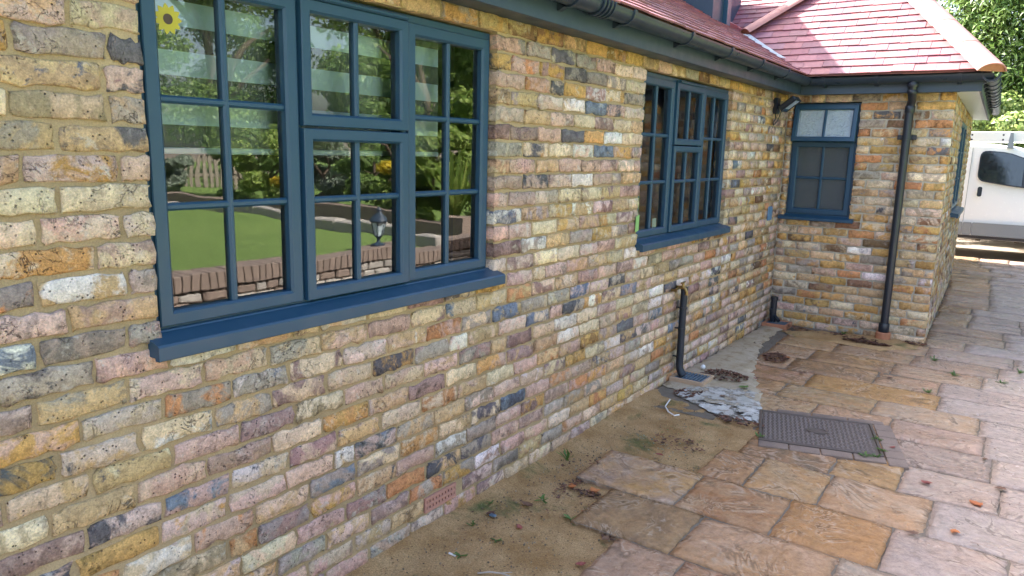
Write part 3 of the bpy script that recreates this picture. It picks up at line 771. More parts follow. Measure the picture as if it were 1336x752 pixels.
def gutter(p, q, out, rad=.057, name='gutter'):
    p, q, out = Vector(p), Vector(q), Vector(out); V = []; F = []; m_ = 14
    for c in (p, q):
        for ro in (rad, rad-.004):
            for i in range(m_+1):
                t = math.pi*i/m_; V.append(c+out*(-math.cos(t)*ro)+Vector((0, 0, -math.sin(t)*ro*1.0)))
    z = m_+1
    for i in range(m_): F += [(i, 2*z+i, 2*z+i+1, i+1), (z+i, z+i+1, 3*z+i+1, 3*z+i), (i, i+1, z+i+1, z+i), (2*z+i, 3*z+i, 3*z+i+1, 2*z+i+1)]
    F += [(0, z, 3*z, 2*z), (m_, 2*z+m_, 3*z+m_, z+m_)]
    return smooth_by_angle(ob(name, V, F, M['gutter'], house), 50)
def collar(c, d, out, par, wd=.03, rad=.061, name='gutter_bracket', tail=True):
    c, d, out = Vector(c), Vector(d), Vector(out); V = []; F = []; m_ = 14
    for s in (-wd/2, wd/2):
        for ro in (rad+.004, rad-.0038):
            for i in range(m_+1):
                t = math.pi*i/m_; V.append(c+d*s+out*(-math.cos(t)*ro)+Vector((0, 0, -math.sin(t)*ro+(.006 if i in (0, m_) else 0))))
    z = m_+1
    for i in range(m_): F += [(i, 2*z+i, 2*z+i+1, i+1), (z+i, z+i+1, 3*z+i+1, 3*z+i), (i, i+1, z+i+1, z+i), (2*z+i, 3*z+i, 3*z+i+1, 2*z+i+1)]
    F += [(0, z, 3*z, 2*z), (m_, 2*z+m_, 3*z+m_, z+m_)]
    if tail:
        b = len(V); a0 = c-out*(rad+.001)
        V += [a0+d*s+out*o_+Vector((0, 0, h)) for s in (-wd/2, wd/2) for o_, h in ((0, .004), (.05, -.055), (.012, -.075), (0, -.075))]
        F += [(b, b+1, b+2, b+3), (b+7, b+6, b+5, b+4)]+[(b+i, b+4+i, b+4+(i+1) % 4, b+(i+1) % 4) for i in range(4)]
    return smooth_by_angle(ob(name, V, F, M['gutter'], par), 50)
GZ = 2.318; gx = .136+.060
g1 = gutter((gx, -1.2, GZ), (gx, EYE+.10, GZ), (1, 0, 0))
for y in (.3, 1.0, 1.7, 2.45, 2.98, 3.52, 4.3, 5.0, 5.7, 6.4): collar((gx, y, GZ), (0, 1, 0), (1, 0, 0), g1)
for k in range(4): collar((gx, 3.19+k*.035, GZ), (0, 1, 0), (1, 0, 0), g1, .014, .064, 'gutter_joint', False)
gy = FY-.018-.060
g2 = gutter((gx-.03, gy, GZ-.001), (EXT_X+.26, gy, GZ-.001), (0, -1, 0))
for x in (.35, .78, 1.40): collar((x, gy, GZ), (1, 0, 0), (0, -1, 0), g2)
gs0 = Vector((EXT_X+.184+.060, gy-.06, GZ-.002)); gs1 = Vector((EXT_X2+.184+.060, EXT_Y2+.2, GZ-.002))
g3 = gutter(gs0, gs1, (1, 0, 0)); dd = (gs1-gs0).normalized()
for k in range(9): collar(gs0+dd*(.14+k*.42), dd, (1, 0, 0), g3)
collar(gs0+dd*.03, dd, (1, 0, 0), g3, .05, .063, 'gutter_joint', False)
# downpipe on the extension
DPX = 1.045; dpy = EXT_Y-.062
mb = MB(); mb.tube([(DPX, dpy, .10), (DPX-.002, dpy, 2.03), (DPX+.000, dpy, 2.085), (DPX+.012, dpy-.03, 2.13), (DPX+.016, gy+.02, 2.175), (DPX+.018, gy, 2.21), (DPX+.018, gy, 2.275)], .034, 16)
dp = smooth_by_angle(mb.build('downpipe', M['black'], house), 45)
for z0, z1, r_ in ((2.02, 2.08, .041), (2.17, 2.20, .042), (2.225, 2.262, .044), (.07, .15, .045)):
    mb = MB(); c = (DPX if z1 < 2.1 else DPX+.018, dpy if z1 < 2.1 else gy, 0)
    mb.lathe([(.03, z0), (r_-.003, z0), (r_, z0+.006), (r_, z1-.006), (r_-.003, z1), (.03, z1)], c, 18, False); smooth_by_angle(mb.build('pipe_collar', M['black'], dp), 40)
mb = MB(); mb.tube([(DPX, dpy, 1.795), (DPX, dpy, 1.83)], .043, 16); mb.bbox(DPX-.075, DPX+.075, dpy+.012, dpy+.04, 1.792, 1.833, .004); mb.build('pipe_bracket', M['black'], dp)
mb = MB(); mb.lathe([(.046, -.06), (.064, -.06), (.064, .06), (.06, .068), (.046, .068)], (DPX, dpy, 0), 20, False); mb.build('clay_socket', M['terracotta'], dp)
# small plate by the corner, bit of green tape on the jamb of the second window
mb = MB(); mb.bbox(0, .012, 7.02, 7.14, 1.03, 1.16, .003); mb.build('vent_plate', M['slateblue'], wall_long)
mb = MB(); mb.add([(.0085, W2[0]-.055, 1.14), (.0085, W2[0]-.004, 1.145), (.0085, W2[0]-.002, 1.245), (.0085, W2[0]-.05, 1.235), (-.03, W2[0]-.0, 1.15), (-.03, W2[0]-.0, 1.24)], [(0, 1, 2, 3), (1, 4, 5, 2)]); mb.build('tape_strip', M['greentape'], wall_long)

# ------------------------------------------------------------------ paving
rp = random.Random(11)
YS = [0.2, .62, 1.04, 1.45, 1.87, 2.27, 2.68, 3.09, 3.51, 3.93, 4.33, 4.72, 5.08, 5.42, 5.80, 6.18, 6.55, 6.93, 7.33, 7.70, 8.05, 8.42, 8.80, 9.2, 9.6, 10.0, 10.42, 10.85, 11.3, 11.7, 12.15, 12.6, 13.05, 13.5, 13.95, 14.4, 14.85]
HAND = {3: [.75, 1.2, 1.8, 2.3], 4: [.75, 1.35, 1.8, 2.4], 5: [.72, 1.02, 1.62, 2.1, 2.55], 6: [.47, .945, 1.53, 1.98, 2.6], 7: [.25, .79, 1.23, 1.67, 2.1, 2.7],
        8: [.74, .98, 1.33, 1.79, 2.3], 9: [.82, 1.30, 1.62, 2.05, 2.65], 10: [.80, 1.0, 1.52, 2.0, 2.5], 11: [.45, 1.0, 1.45, 1.95, 2.55]}
XR = 3.52
MC = Vector((1.117, 4.495)); MANG = R(16)                 # inspection cover: centre and turn
def in_cover(x, y, m_=0.0):
    d = Vector((x, y))-MC; a = d.x*math.cos(MANG)+d.y*math.sin(MANG); b = -d.x*math.sin(MANG)+d.y*math.cos(MANG); return abs(a) < .335+m_ and abs(b) < .275+m_
mb = MB(); BED = -.0105
_ix = lambda ym: .80 if ym < 4.3 else (.0 if ym < EXT_Y else EXT_X2-.03 if ym < EXT_Y2 else -3)
for k in range(len(YS)-1):
    for c_, d_ in ([(YS[k], YS[k+1])] if not YS[k] < EXT_Y < YS[k+1] else [(YS[k], EXT_Y), (EXT_Y, YS[k+1])]):
        ym = (c_+d_)/2; x_ = HAND[k][0]+.02 if k in HAND and ym < 4.33 else _ix(ym)
        mb.add([(x_, c_, BED), (XR+.1, c_, BED), (XR+.1, d_, BED), (x_, d_, BED)], [(0, 1, 2, 3)])
paving = tag(mb.build('paving', M['joint'], loc=(2, 5, BED)), kind='structure')
SC = [(.29, .175, .085), (.33, .21, .11), (.27, .165, .085), (.32, .215, .145), (.35, .23, .12), (.31, .205, .145), (.36, .215, .095)]
SC2 = [(.36, .26, .17), (.19, .125, .075), (.30, .22, .165), (.28, .17, .075), (.34, .235, .15)]
def slab(x0, x1, y0, y1, fine):
    nx, ny = (15, 12) if fine else (8, 6); rg = rp
    ph = rg.random()*50; th = .040; tu, tv = rg.gauss(0, .0012), rg.gauss(0, .0012)
    V = []
    for j in range(ny+1):
        for i in range(nx+1):
            s, t = i/nx, j/ny; x = x0+(x1-x0)*s; y = y0+(y1-y0)*t; e = min(i, nx-i, j, ny-j)
            q = mnoise.noise(Vector((x*2.6+ph, y*4.2-ph, ph)))+.5*mnoise.noise(Vector((x*7+ph, y*9, ph*2)))
            z = math.floor(q*3.2); z = (z+min(1, max(0, (q*3.2-z)*4)))*.0030-.0025
            z = max(-.0058, min(.0045, z+tu*(s-.5)*2+tv*(t-.5)*2))
            if e == 0: z -= .004+abs(rg.gauss(0, .0012)); x += rg.gauss(0, .0028); y += rg.gauss(0, .0028)
            V.append((x, y, z))
    a = nx+1
    F = [(j*a+i, j*a+i+1, (j+1)*a+i+1, (j+1)*a+i) for j in range(ny) for i in range(nx)]
    loop = list(range(a))+[j*a+nx for j in range(1, ny+1)]+[ny*a+i for i in range(nx-1, -1, -1)]+[j*a for j in range(ny-1, 0, -1)]
    b = len(V); V += [(V[k][0], V[k][1], -th) for k in loop]; n = len(loop)
    F += [(loop[(k+1) % n], loop[k], b+k, b+(k+1) % n) for k in range(n)]
    sheen_w = max(0, min(.75, (x0+x1-2.9)/1.3)); gl = lambda c_: tuple(p_*(1-sheen_w)+q_*sheen_w for p_, q_ in zip(c_, (.40, .33, .30)))  # sky sheen put into the colour: slabs away from the wall turn greyer
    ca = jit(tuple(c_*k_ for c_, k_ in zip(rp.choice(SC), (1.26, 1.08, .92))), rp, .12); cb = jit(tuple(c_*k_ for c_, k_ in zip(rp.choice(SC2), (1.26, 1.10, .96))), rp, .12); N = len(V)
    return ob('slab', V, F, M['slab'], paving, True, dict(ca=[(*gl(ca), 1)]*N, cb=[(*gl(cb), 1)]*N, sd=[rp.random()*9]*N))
for k in range(len(YS)-1):
    y0, y1 = YS[k]+.0045, YS[k+1]-.0045; ym = (y0+y1)/2
    if k in HAND: xs = list(HAND[k])
    else:
        x = .74 if ym < 4.3 else (.30 if ym < EXT_Y-.1 else (EXT_X-.02-(ym-EXT_Y)*.033 if ym < EXT_Y2 else -2.0)); xs = [x+rp.uniform(0, .03)]
        if ym > 4.3 and ym < 7.3: xs.append(xs[0]+rp.uniform(.25, .5))
        if ym > EXT_Y: xs.append(xs[0]+rp.choice((.32, .62, .47)))
    while xs[-1] < XR-.3: xs.append(min(XR, xs[-1]+rp.choice((.42, .45, .6, .6, .62, .85))))
    for a, b in zip(xs[:-1], xs[1:]):
        xm = (a+b)/2
        if in_cover(xm, ym, .02) and b-a < .6: pass
        vis = proj((xm, ym, 0)); fine = vis is not None and -50 < vis[0] < 1450 and vis[1] > 500
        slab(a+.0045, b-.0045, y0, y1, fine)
# engineering-brick border round the inspection cover
ca_, sa_ = math.cos(MANG), math.sin(MANG)
frC = lambda a, b, z: (MC.x+a*ca_-b*sa_, MC.y+a*sa_+b*ca_, z)
def block(a0, a1, b0, b1):
    mb = MB(); mb.bbox(a0+.003, a1-.003, b0+.003, b1-.003, -.04, .0085+rp.gauss(0, .0008), .004, frC); mb.build('block_paver', M['block'], paving)
hx, hy = .325, .262
for k in range(6): block(hx+.012, hx+.115, -hy-.115+k*(2*hy+.13)/6, -hy-.115+(k+1)*(2*hy+.13)/6)
for k in range(4): block(-hx-.01+k*(2*hx+.02)/4, -hx-.01+(k+1)*(2*hx+.02)/4, -hy-.095, -hy-.012)
for k in range(3): block(-hx+.1+k*.21, -hx+.1+(k+1)*.21, hy+.012, hy+.075)
# inspection cover
cov = empty('inspection_cover', (*MC, 0)); tag(cov, 'rectangular cast iron inspection cover with raised tread and oval badge, set in the paving', 'manhole cover')
mb = MB(); ring(mb, -hx-.006, hx+.006, -hy-.006, hy+.006, .018, .012, -.02, lambda u, v, n: frC(u, v, n), ch=.003); mb.build('cover_frame', M['coverm'], cov)
mb = MB(); mb.bbox(-hx+.014, hx-.014, -hy+.014, hy-.014, -.02, .0085, .002, frC); plate = mb.build('cover_plate', M['coverm'], cov)
mb = MB(); st = .026; ni = int((2*hx-.04)/st); nj = int((2*hy-.04)/st)
for i in range(ni):
    for j in range(nj):
        a, b = -hx+.034+i*st, -hy+.034+j*st
        if (a/.07)**2+(b/.05)**2 < 1: continue
        l, w_ = (.010, .0042) if (i+j) % 2 else (.0042, .010)
        mb.add([frC(a-l, b-w_, .0085), frC(a+l, b-w_, .0085), frC(a+l, b+w_, .0085), frC(a-l, b+w_, .0085), frC(a-l*.7, b-w_*.7, .0125), frC(a+l*.7, b-w_*.7, .0125), frC(a+l*.7, b+w_*.7, .0125), frC(a-l*.7, b+w_*.7, .0125)],
               [(4, 5, 6, 7), (0, 1, 5, 4), (1, 2, 6, 5), (2, 3, 7, 6), (3, 0, 4, 7)])
tag(mb.build('tread_studs', simple('pale_iron', (.20, .155, .135), .35, .5, var=.3, vs=20), cov), kind='stuff')  # studs paler and glossier than the plate
mb = MB(); n = 28; V = []
for rr, z in ((1, .0086), (1, .013), (.86, .0145), (.82, .011)): V += [frC(.062*rr*math.cos(2*math.pi*k/n), .044*rr*math.sin(2*math.pi*k/n), z) for k in range(n)]
mb.add(V, [(i*n+k, i*n+(k+1) % n, (i+1)*n+(k+1) % n, (i+1)*n+k) for i in range(3) for k in range(n)]+[tuple(3*n+k for k in range(n))]); mb.build('badge', M['coverm'], cov)

# sandy soil strip along the wall
mb = MB(); rows = []
for j in range(150):
    y = .2+j*4.6/149; row = []
    for i in range(46):
        x = -.03+i*1.03/45
        z = -.026+.012*mnoise.noise(Vector((x*3, y*3, 1)))+.006*mnoise.noise(Vector((x*13, y*13, 5)))+.003*mnoise.noise(Vector((x*40, y*40, 3)))
        z += .022*max(0, 1-x/.10); z -= .02*max(0, (x-.78)/.2) 
        z += .016*max(0, min(1, (y-3.6)/.7))
        if y > 4.5: z -= .035*(y-4.5)/.3
        row.append((x, y, z))
    rows.append(row)
mb.grid(rows); tag(mb.build('soil_bed', M['soil'], None, True, loc=(.4, 2.5, -.03)), kind='structure')
# concrete apron by the gullies, cement smear beside it
def sheet(name, pts, z, th, mt, seed, wob=.012):
    rg = random.Random(seed); P = []
    for i in range(len(pts)):
        a, b = Vector(pts[i-1]), Vector(pts[i]); n = max(1, int((b-a).length/.035))
        for k in range(n):
            q = a.lerp(b, k/n); P.append((q.x+rg.gauss(0, wob), q.y+rg.gauss(0, wob)))
    from mathutils.geometry import delaunay_2d_cdt
    xs_ = [p[0] for p in P]; ys_ = [p[1] for p in P]; pts_ = [Vector(p) for p in P]; N = len(P)
    gx_ = min(xs_)
    while gx_ < max(xs_):
        gy_ = min(ys_)
        while gy_ < max(ys_): pts_.append(Vector((gx_+rg.gauss(0, .006), gy_+rg.gauss(0, .006)))); gy_ += .06
        gx_ += .06
    vo_, ed_, fo_, *_r = delaunay_2d_cdt(pts_, [], [list(range(N))], 1, 1e-5)
    V = [(v.x, v.y, z+.0022*mnoise.noise(Vector((v.x*9, v.y*9, seed)))) for v in vo_]; F = [tuple(f) for f in fo_]
    from collections import Counter
    ec = Counter(tuple(sorted((f[i], f[i-1]))) for f in F for i in range(len(f))); bd = {i for e, n_ in ec.items() if n_ == 1 for i in e}
    V = [(x, y, z-th*.35 if i in bd else h) for i, (x, y, h) in enumerate(V)]
    b_ = ob(name, V, F, mt, None, True)
    import bmesh
    bm = bmesh.new(); bm.from_mesh(b_.data); bmesh.ops.recalc_face_normals(bm, faces=bm.faces)
    if sum(f.normal.z for f in bm.faces) < 0: bmesh.ops.reverse_faces(bm, faces=bm.faces)
    bm.to_mesh(b_.data); bm.free(); return b_
ap = [gp(*q) for q in ((1016, 432), (1003, 443), (990, 455), (988, 470), (984, 488), (995, 514), (993, 532))]
tag(sheet('concrete_apron', ap+[(.42, 4.62), (.0, 4.78), (.0, 7.30), (.22, 7.3)], .0065, .03, M['concrete'], 3, .010), kind='structure')
cs = [gp(*q) for q in ((876, 511), (905, 503), (955, 506), (990, 514), (994, 540), (986, 551), (960, 547), (935, 541), (905, 527))]
tag(sheet('cement_smear', cs, .0105, .03, M['cement'], 4, .014), kind='structure')
mud = [gp(*q) for q in ((1020, 432), (1060, 431), (1130, 436), (1205, 446), (1196, 456), (1150, 457), (1090, 448), (1040, 440))]
tag(sheet('mud_strip', [(p[0], min(p[1], EXT_Y)) for p in mud], .0075, .03, M['soil'], 6, .012), kind='structure')

# ------------------------------------------------------------------ gullies, pipes, tap, floodlight
def gully(c, ang, sx, sy, label, mt, nb=9):
    g = empty('drain_gully', (*c, 0)); tag(g, label, 'drain', 'gullies at the wall foot')
    ca, sa = math.cos(ang), math.sin(ang); fr = lambda a, b, z: (c[0]+a*ca-b*sa, c[1]+a*sa+b*ca, z)
    mb = MB(); ring(mb, -sx, sx, -sy, sy, .022, .036, -.02, fr, ch=.004); mb.build('clay_surround', mt, g)
    mb = MB(); mb.box(-sx+.02, sx-.02, -sy+.02, sy-.02, -.02, .010, fr); mb.build('sump', M['dark'], g)
    for k in range(nb):
        a = -sx+.03+(2*sx-.06)*k/(nb-1); mb = MB(); mb.bbox(a-.006, a+.006, -sy+.023, sy-.023, .012, .032, .002, fr); mb.build('grate_bar', M['grate'], g)
    mb = MB(); mb.bbox(-sx+.023, sx-.023, -.006, .006, .011, .029, .002, fr); mb.build('grate_bar', M['grate'], g)
    return g
G1 = gp(898, 496); G1 = (max(.135, G1[0]), G1[1])
gully(G1, 0, .125, .12, 'square tan gully with slatted blue-grey grate under the outdoor tap', M['tan'])
gully((.125, 7.235), 0, .115, .11, 'clay gully with dark grate in the corner beside the extension', M['terracotta'])
# black waste pipe below the tap, down to the gully
def wallp(px, py, X=0.0): v = ray(px, py); t = (X-CX)/v[0]; return (X, float(v[1]*t), float(HC+v[2]*t))
pt = wallp(893, 378, .05); pb = (.05, pt[1], .16)
P_ = empty('waste_pipe', (.05, pt[1], .03)); tag(P_, 'black lagged waste pipe running down the brick wall from the tap to the gully', 'pipe')
mb = MB(); mb.tube([(.05, pt[1], pt[2]), (.05, pt[1]-.002, .5), (.052, pt[1]-.004, .12), (.058, pt[1]-.006, .085), (.072, pt[1]-.008, .06), (.088, pt[1]-.012, .04)], [.024, .025, .026, .027, .028, .028], 14); smooth_by_angle(mb.build('pipe', M['lag'], P_))
mb = MB(); mb.lathe([(.024, 0), (.027, 0), (.027, .03), (.019, .03), (.019, .004)], (.05, pt[1], pt[2]-.012), 16, False); mb.build('pipe_rim', M['black'], P_)
for z in (pt[2]-.14, .38, .17):
    mb = MB(); mb.tube([(.05, pt[1]-.002, z), (.05, pt[1]-.002, z+.012)], .0285, 14); mb.box(-.002, .05, pt[1]-.01, pt[1]+.006, z+.001, z+.011); mb.build('pipe_clip', M['black'], P_)
tp = empty('outdoor_tap', (0, pt[1], pt[2])); tag(tp, 'small brass bib tap on the brick wall above the black pipe', 'tap')
ty, tz = pt[1], pt[2]+.018
mb = MB(); mb.tube([(-.02, ty-.03, tz), (.05, ty-.03, tz), (.07, ty-.03, tz-.006), (.08, ty-.03, tz-.03), (.08, ty-.03, tz-.05)], [.011, .012, .012, .010, .011], 12); mb.tube([(.05, ty-.03, tz), (.05, ty-.03, tz+.035)], [.012, .008], 12)
smooth_by_angle(mb.build('tap_body', M['brass'], tp))
mb = MB(); mb.tube([(.05, ty-.065, tz+.037), (.05, ty+.005, tz+.037)], .006, 8); mb.build('tap_handle', M['brass'], tp)
mb = MB(); mb.tube([(-.02, ty-.115, tz-.012), (.03, ty-.115, tz-.012), (.034, ty-.115, tz-.012)], [.010, .010, .016], 12); mb.tube([(.025, ty-.115, tz-.012), (.025, ty-.03, tz-.002)], .008, 10); mb.build('brass_inlet', M['brass'], tp)
# stub pipe in the corner
sp = empty('corner_stub_pipe', (.11, 7.26, .02)); tag(sp, 'short black soil pipe stub rising from the corner gully', 'pipe')
mb = MB(); mb.tube([(.07, 7.27, .02), (.07, 7.27, .27)], .030, 16); smooth_by_angle(mb.build('pipe', M['black'], sp))
mb = MB(); mb.lathe([(.028, 0), (.036, .0), (.036, .03), (.028, .03)], (.07, 7.27, .245), 16, False); mb.build('pipe_rim', M['black'], sp)
mb = MB(); mb.tube([(.07, 7.24, .04), (.07, 7.20, .12), (.07, 7.19, .17)], .017, 10); mb.tube([(.07, 7.27, .10), (.14, 7.23, .05)], .018, 10); smooth_by_angle(mb.build('branch', M['black'], sp))
# floodlight
fb = Vector((0, 6.98, 2.02)); fl = empty('floodlight', fb); tag(fl, 'small black floodlight tilted out from the brick wall under the eaves', 'light')
mb = MB(); mb.bbox(-.01, .03, fb.y-.05, fb.y+.05, fb.z-.02, fb.z+.12, .005); mb.tube([(.02, fb.y, fb.z+.05), (.09, fb.y-.01, fb.z+.045)], .016, 10); mb.build('wall_bracket', M['black'], fl)
ct, sn = math.cos(R(38)), math.sin(R(38)); frF = lambda a, b, c: (.13+a*ct+c*sn, fb.y-.02+b, fb.z+.055+a*sn-c*ct)
mb = MB(); mb.bbox(-.075, .085, -.09, .09, -.035, .010, .008, frF); mb.build('lamp_housing', M['black'], fl)
mb = MB(); ring(mb, -.075, .085, -.09, .09, .010, .018, .008, frF, ch=.003); mb.build('lamp_rim', M['black'], fl)
mb = MB(); mb.bbox(-.064, .074, -.079, .079, .0101, .013, .001, frF); mb.build('lamp_glass', M['lampglass'], fl)
mb = MB(); mb.tube([(.01, fb.y-.03, fb.z), (.03, fb.y-.06, fb.z-.06), (.015, fb.y-.08, fb.z-.10), (.012, fb.y-.05, fb.z-.12), (.03, fb.y-.0, fb.z-.08), (.06, fb.y, fb.z+.02)], .005, 6); mb.build('cable_loop', M['black'], fl)

# ------------------------------------------------------------------ behind and on the glass
bl = empty('zebra_blind', (-.14, 1.9, 1.6)); tag(bl, 'pale striped day-and-night blind half lowered behind the big three-light window', 'blind')
yb0, yb1 = 1.05, 2.47; zt = 2.10; bh = .0715; z = zt
k = 0
while z > 1.62:
    z0 = max(1.605, z-bh); mb = MB(); 
    if k % 2 == 0: mb.box(-.142, -.140, yb0, yb1, z0, z); mb.build('sheer_band', M['sheer'], bl)
    else: mb.box(-.143, -.140, yb0, yb1, z0, z); mb.build('white_band', M['blind'], bl)
    z = z0; k += 1
mb = MB(); mb.bbox(-.152, -.132, yb0, yb1, 1.585, 1.6045, .004); mb.build('bottom_rail', M['blind'], bl)
mb = MB(); mb.bbox(-.19, -.12, yb0-.01, yb1+.01, 2.101, 2.16, .006); mb.build('cassette', M['blind'], bl)
# sunflower on the glass
def wx(px, py, X): return wallp(px, py, X)
sx_, sy_, sz_ = wx(219, 25, -.0585); sf = empty('sunflower_sticker', (sx_, sy_, sz_)); tag(sf, 'round sunflower sticker on the glass of the big three-light window', 'sticker')
mb = MB(); V = []; n = 44
V = [(sx_, sy_+(.037+.006*math.cos(11*2*math.pi*k/n))*math.cos(2*math.pi*k/n), sz_+(.037+.006*math.cos(11*2*math.pi*k/n))*math.sin(2*math.pi*k/n)) for k in range(n)]
V += [(sx_, sy_+.014*math.cos(2*math.pi*k/n), sz_+.014*math.sin(2*math.pi*k/n)) for k in range(n)]
mb.add(V, [(k, (k+1) % n, n+(k+1) % n, n+k) for k in range(n)]); mb.build('petals', M['yellow'], sf)
mb = MB(); mb.add([(sx_+.0005, sy_+.0145*math.cos(2*math.pi*k/20), sz_+.0145*math.sin(2*math.pi*k/20)) for k in range(20)], [tuple(range(20))]); mb.build('flower_centre', M['brownc'], sf)
# blue towel and label in the second window
t0 = wx(941, 150, -.10); tw = empty('blue_towel', (-.10, t0[1], 1.65)); tag(tw, 'blue towel hanging from a ring behind the second long-wall window', 'towel')
mb = MB(); rows = []
for j in range(15):
    z = 1.985-.032*j; hw = .035+.055*min(1, j/4); rows.append([(-.105+.010*math.sin(i*1.7+j*.15), t0[1]-hw+2*hw*i/10, z) for i in range(11)])
mb.grid(rows); mb.build('cloth', M['towel'], tw, True)
mb = MB(); mb.tube([(-.105, t0[1]+.03*math.cos(a), 2.015+.042*math.sin(a)) for a in np.linspace(0, 2*math.pi, 20)], .007, 8, False); mb.build('hanging_ring', M['greentape'], tw)
l0 = wx(853, 293, -.062); lb = MB(); lb.box(-.0625, -.0615, l0[1]-.03, l0[1]+.035, l0[2]-.04, l0[2]+.04); lo = lb.build('glass_label', M['paper']); tag(lo, 'small pale blue label in the lower corner of the second long-wall window', 'label')

# ------------------------------------------------------------------ fallen leaves, weeds, twigs
def leaf_geo(c, L, W, ang, rg, curl=.3, tilt=0.15):
    """curled leaf of 8 triangles"""
    ca, sa = math.cos(ang), math.sin(ang); V = []
    tx, ty = rg.gauss(0, tilt), rg.gauss(0, tilt)
    for t, wd in ((0, .05), (.3, .85), (.6, 1), (1, .04)):
        for s in (-1, 0, 1):
            a = (t-.5)*L; b = s*wd*W/2; z = abs(s)*wd*W*curl*.5+((t-.5)**2)*L*curl+abs(tx*a)+abs(ty*b)
            V.append((c[0]+a*ca-b*sa, c[1]+a*sa+b*ca, c[2]+z))
    F = [(i*3+j, i*3+j+1, i*3+j+4, i*3+j+3) for i in range(3) for j in range(2)]
    return V, F
rl = random.Random(3)
def litter(px, py, rx, ry, n, z=.012, h=.02, mt='litter', lmin=.018, lmax=.05):
    c = gp(px, py); b = MB()
    for _ in range(n):
        a, r_ = rl.random()*6.28, math.sqrt(rl.random()); x, y = c[0]+math.cos(a)*r_*rx, c[1]+math.sin(a)*r_*ry
        if x < .01: x = .01+rl.random()*.05
        L = rl.uniform(lmin, lmax); V, F = leaf_geo((x, y, z+rl.random()*h*(1-r_)), L, L*rl.uniform(.3, .6), rl.random()*6.28, rl, rl.uniform(.1, .6), .3)
        b.add(V, F, rv=rl.random())
    return tag(b.build('leaf_litter', M[mt]), kind='stuff')
litter(1012, 468, .10, .14, 150, .006, .045)
litter(945, 493, .17, .13, 170, .012, .04)
litter(1130, 449, .20, .05, 190, .01, .035)
litter(1035, 430, .16, .05, 70, .01, .03)
litter(1100, 440, .30, .06, 40, .01, .01)
litter(1195, 450, .10, .06, 40, .008, .01)
litter(965, 552, .16, .05, 60, .004, .012)
litter(885, 578, .16, .10, 90, -.006, .012, lmin=.010, lmax=.032)
litter(900, 515, .10, .10, 40, .004, .01)
litter(750, 640, .12, .12, 22, -.02, .006, lmin=.012, lmax=.03)
litter(690, 640, .30, .35, 45, -.02, .004, lmin=.006, lmax=.02)
litter(1003, 452, .20, .45, 40, .009, .004, lmin=.01, lmax=.025)
litter(760, 600, .16, .14, 30, -.012, .006, lmin=.01, lmax=.03)
litter(770, 640, .10, .03, 60, -.024, .014, lmin=.010, lmax=.03)
litter(740, 630, .05, .12, 50, -.024, .012, lmin=.008, lmax=.026)
litter(800, 698, .06, .03, 36, -.022, .012, lmin=.008, lmax=.024)
litter(700, 690, .30, .40, 110, -.020, .004, lmin=.004, lmax=.014)
litter(560, 712, .16, .30, 50, -.018, .004, lmin=.004, lmax=.014)
litter(1240, 620, .55, .9, 60, .004, .002, lmin=.004, lmax=.016)
litter(860, 580, .20, .16, 90, -.008, .008, 'silver', lmin=.005, lmax=.016)
litter(895, 565, .18, .12, 60, -.006, .008, 'weed', lmin=.004, lmax=.013)
# grit over the soil and paving
b = MB()
for _ in range(700):
    y = rl.uniform(1.4, 4.5); x = rl.uniform(.02, .75 if y < 3.0 or y > 3.55 else .3); s = rl.uniform(.0008, .0028)
    z = -.020+.016*max(0, min(1, (y-3.6)/.7)); b.box(x-s, x+s*1.3, y-s, y+s*.8, z-s, z+s*1.4, rv=rl.random())
tag(b.build('grit', leaf_mat('grit', (.10, .075, .05), (.34, .26, .17), 0, .9)), kind='stuff')
b = MB()
for _ in range(1500):
    y = rl.uniform(1.2, 4.5); x = rl.uniform(.02, .72 if y < 2.68 else (.46 if y < 3.09 else (.24 if y < 3.51 else .72))); s = rl.uniform(.002, .0065)*rl.random()**.5
    z = -.026+.022*max(0, 1-x/.10)+.016*max(0, min(1, (y-3.6)/.7))+.012*mnoise.noise(Vector((x*3, y*3, 1)))+.006*mnoise.noise(Vector((x*13, y*13, 5)))
    a_ = rl.random()*3; V = [(x+s*math.cos(a_+k*1.57)*rl.uniform(.7, 1.3), y+s*math.sin(a_+k*1.57)*rl.uniform(.7, 1.3), z) for k in range(4)]+[(x+rl.gauss(0, s*.3), y, z+s*rl.uniform(.6, 1.2))]
    b.add(V, [(0, 1, 4), (1, 2, 4), (2, 3, 4), (3, 0, 4)], rv=rl.random())
tag(b.build('soil_clods', leaf_mat('clod', (.13, .075, .032), (.36, .25, .13), 0, .9)), kind='stuff')
def fallen(px, py, L, mt, label, z=.004, cat='leaf'):
    c = gp(px, py); V, F = leaf_geo((c[0], c[1], z), L, L*.55, rl.random()*6.28, rl, .22, .12)
    V2, F2 = leaf_geo((c[0]+L*.2, c[1]-L*.1, z+.004), L*.7, L*.4, rl.random()*6.28, rl, .25, .2); n = len(V)
    tag(ob('fallen_leaf', V+V2, F+[tuple(i+n for i in f) for f in F2], M[mt], None, True, dict(rv=[rl.random()]*(n*2))), label, cat, 'fallen leaves')
